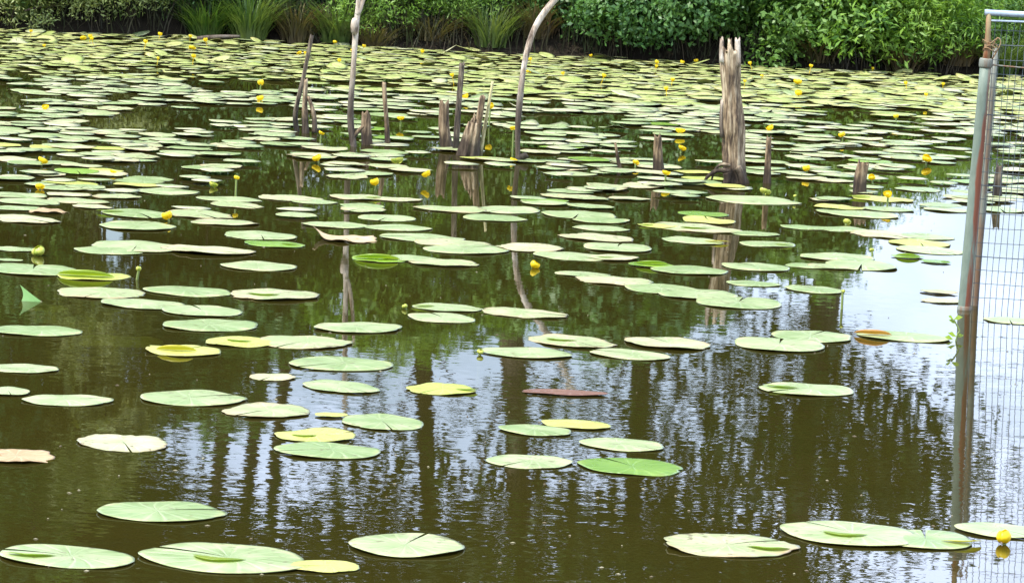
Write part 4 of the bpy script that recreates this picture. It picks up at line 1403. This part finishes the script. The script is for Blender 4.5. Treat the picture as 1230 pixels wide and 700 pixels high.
tree((505, 400), (516, 640), 38, 0.088, (8.1, (2.2, 2.0, 2.4)), 'tree mirrored as a dark trunk in front of the stacked pair of pads', 1, 1.0, [(450, 620, 0.4, 0.8), (560, 500, 0.3, 0.5), (470, 550, 0.35, 0.6), (445, 470, 0.25, 0.4), (540, 590, 0.4, 0.7), (400, 560, 0.3, 0.5), (560, 650, 0.5, 0.9), (480, 660, 0.6, 1.1), (400, 660, 0.6, 1.1), (350, 690, 0.6, 1.1), (530, 690, 0.6, 1.1), (420, 700, 0.6, 1.1)])
tree((610, 340), (634, 690), 36, 0.115, (7.7, (2.4, 2.0, 2.3)), 'thick trunked tree mirrored below the flower on the water', 2, 1.0, [(640, 650, 0.6, 1.1), (665, 510, 0.35, 0.6), (695, 465, 0.3, 0.5), (575, 570, 0.3, 0.6), (650, 590, 0.4, 0.7), (600, 690, 0.6, 1.1), (690, 690, 0.6, 1.1), (670, 640, 0.4, 0.8)])
tree((765, 440), (768, 660), 40, 0.10, (8.7, (2.4, 2.2, 2.5)), 'tree mirrored as a dark trunk behind the group of five pads', 3, 1.0, [(720, 630, 0.5, 0.8), (730, 500, 0.35, 0.6), (830, 480, 0.4, 0.7), (800, 430, 0.3, 0.5), (850, 590, 0.55, 0.9), (870, 530, 0.4, 0.7), (790, 540, 0.35, 0.6), (760, 660, 0.7, 1.1), (830, 680, 0.6, 1.1), (890, 690, 0.6, 1.0), (800, 620, 0.5, 0.8), (835, 560, 0.5, 0.4), (700, 560, 0.25, 0.3)])
tree((268, 520), (258, 650), 41, 0.085, (9.9, (1.8, 1.8, 2.4)), 'leftmost of three slim trees mirrored at the lower left', 4, 0.8, [(230, 600, 0.3, 0.4)])
tree((305, 520), (296, 650), 43, 0.08, (10.3, (1.6, 1.8, 2.4)), 'middle one of three slim trees mirrored at the lower left', 5, 0.8)
tree((337, 520), (331, 650), 42, 0.075, (10.0, (1.7, 1.8, 2.4)), 'rightmost of three slim trees mirrored at the lower left', 6, 0.8)
tree((985, 430), (960, 640), 37, 0.13, (7.0, (2.2, 2.0, 2.2)), 'tree mirrored as dark foliage left of the fence post', 7, 1.0, [(1060, 570, 0.65, 1.1), (880, 450, 0.4, 0.7), (940, 540, 0.55, 1.0), (1010, 470, 0.45, 0.8), (905, 380, 0.3, 0.5), (950, 410, 0.35, 0.6), (1100, 530, 0.5, 0.9), (1130, 580, 0.5, 0.9), (1030, 540, 0.5, 0.9), (1095, 610, 0.6, 1.1), (960, 480, 0.5, 0.6), (1000, 600, 0.6, 1.0), (900, 560, 0.5, 0.5), (920, 440, 0.4, 0.5), (1050, 470, 0.4, 0.6)])
tree((60, 520), (50, 650), 36, 0.15, (5.6, (2.0, 2.0, 2.6)), 'leafy tree mirrored as solid green at the lower left', 8, 1.3, [(40, 540, 0.7, 1.2), (110, 600, 0.5, 0.9)])

# bits drifting on the water
q = random.Random(77)
mb = MB()
for k in range(170):
    px, py = q.uniform(-60, 1290), 230 + 480 * q.random() ** 0.8
    p = water_at(px, py)
    a, L_ = q.uniform(0, 6.28), q.uniform(0.002, 0.008)
    u = Vector((math.cos(a), math.sin(a), 0)) * L_
    v = Vector((-math.sin(a), math.cos(a), 0)) * L_ * q.uniform(0.3, 0.9)
    z = Vector((0, 0, 0.0022))
    mb.add([p - u + z * 0.3, p + v + z * 0.5, p + u + z * 0.3, p - v + z * 0.5, p + z * 1.6], [(0, 3, 4), (3, 2, 4), (2, 1, 4), (1, 0, 4)])
M['debris'] = leaf_mat('debris', (0.10, 0.07, 0.035), (0.30, 0.27, 0.16), None, 0.1, 0.6)
tag(mb.build('floating_bits', M['debris']), 'scattered tiny bits of petals and plant litter drifting on the open water', 'plant litter', kind='stuff')
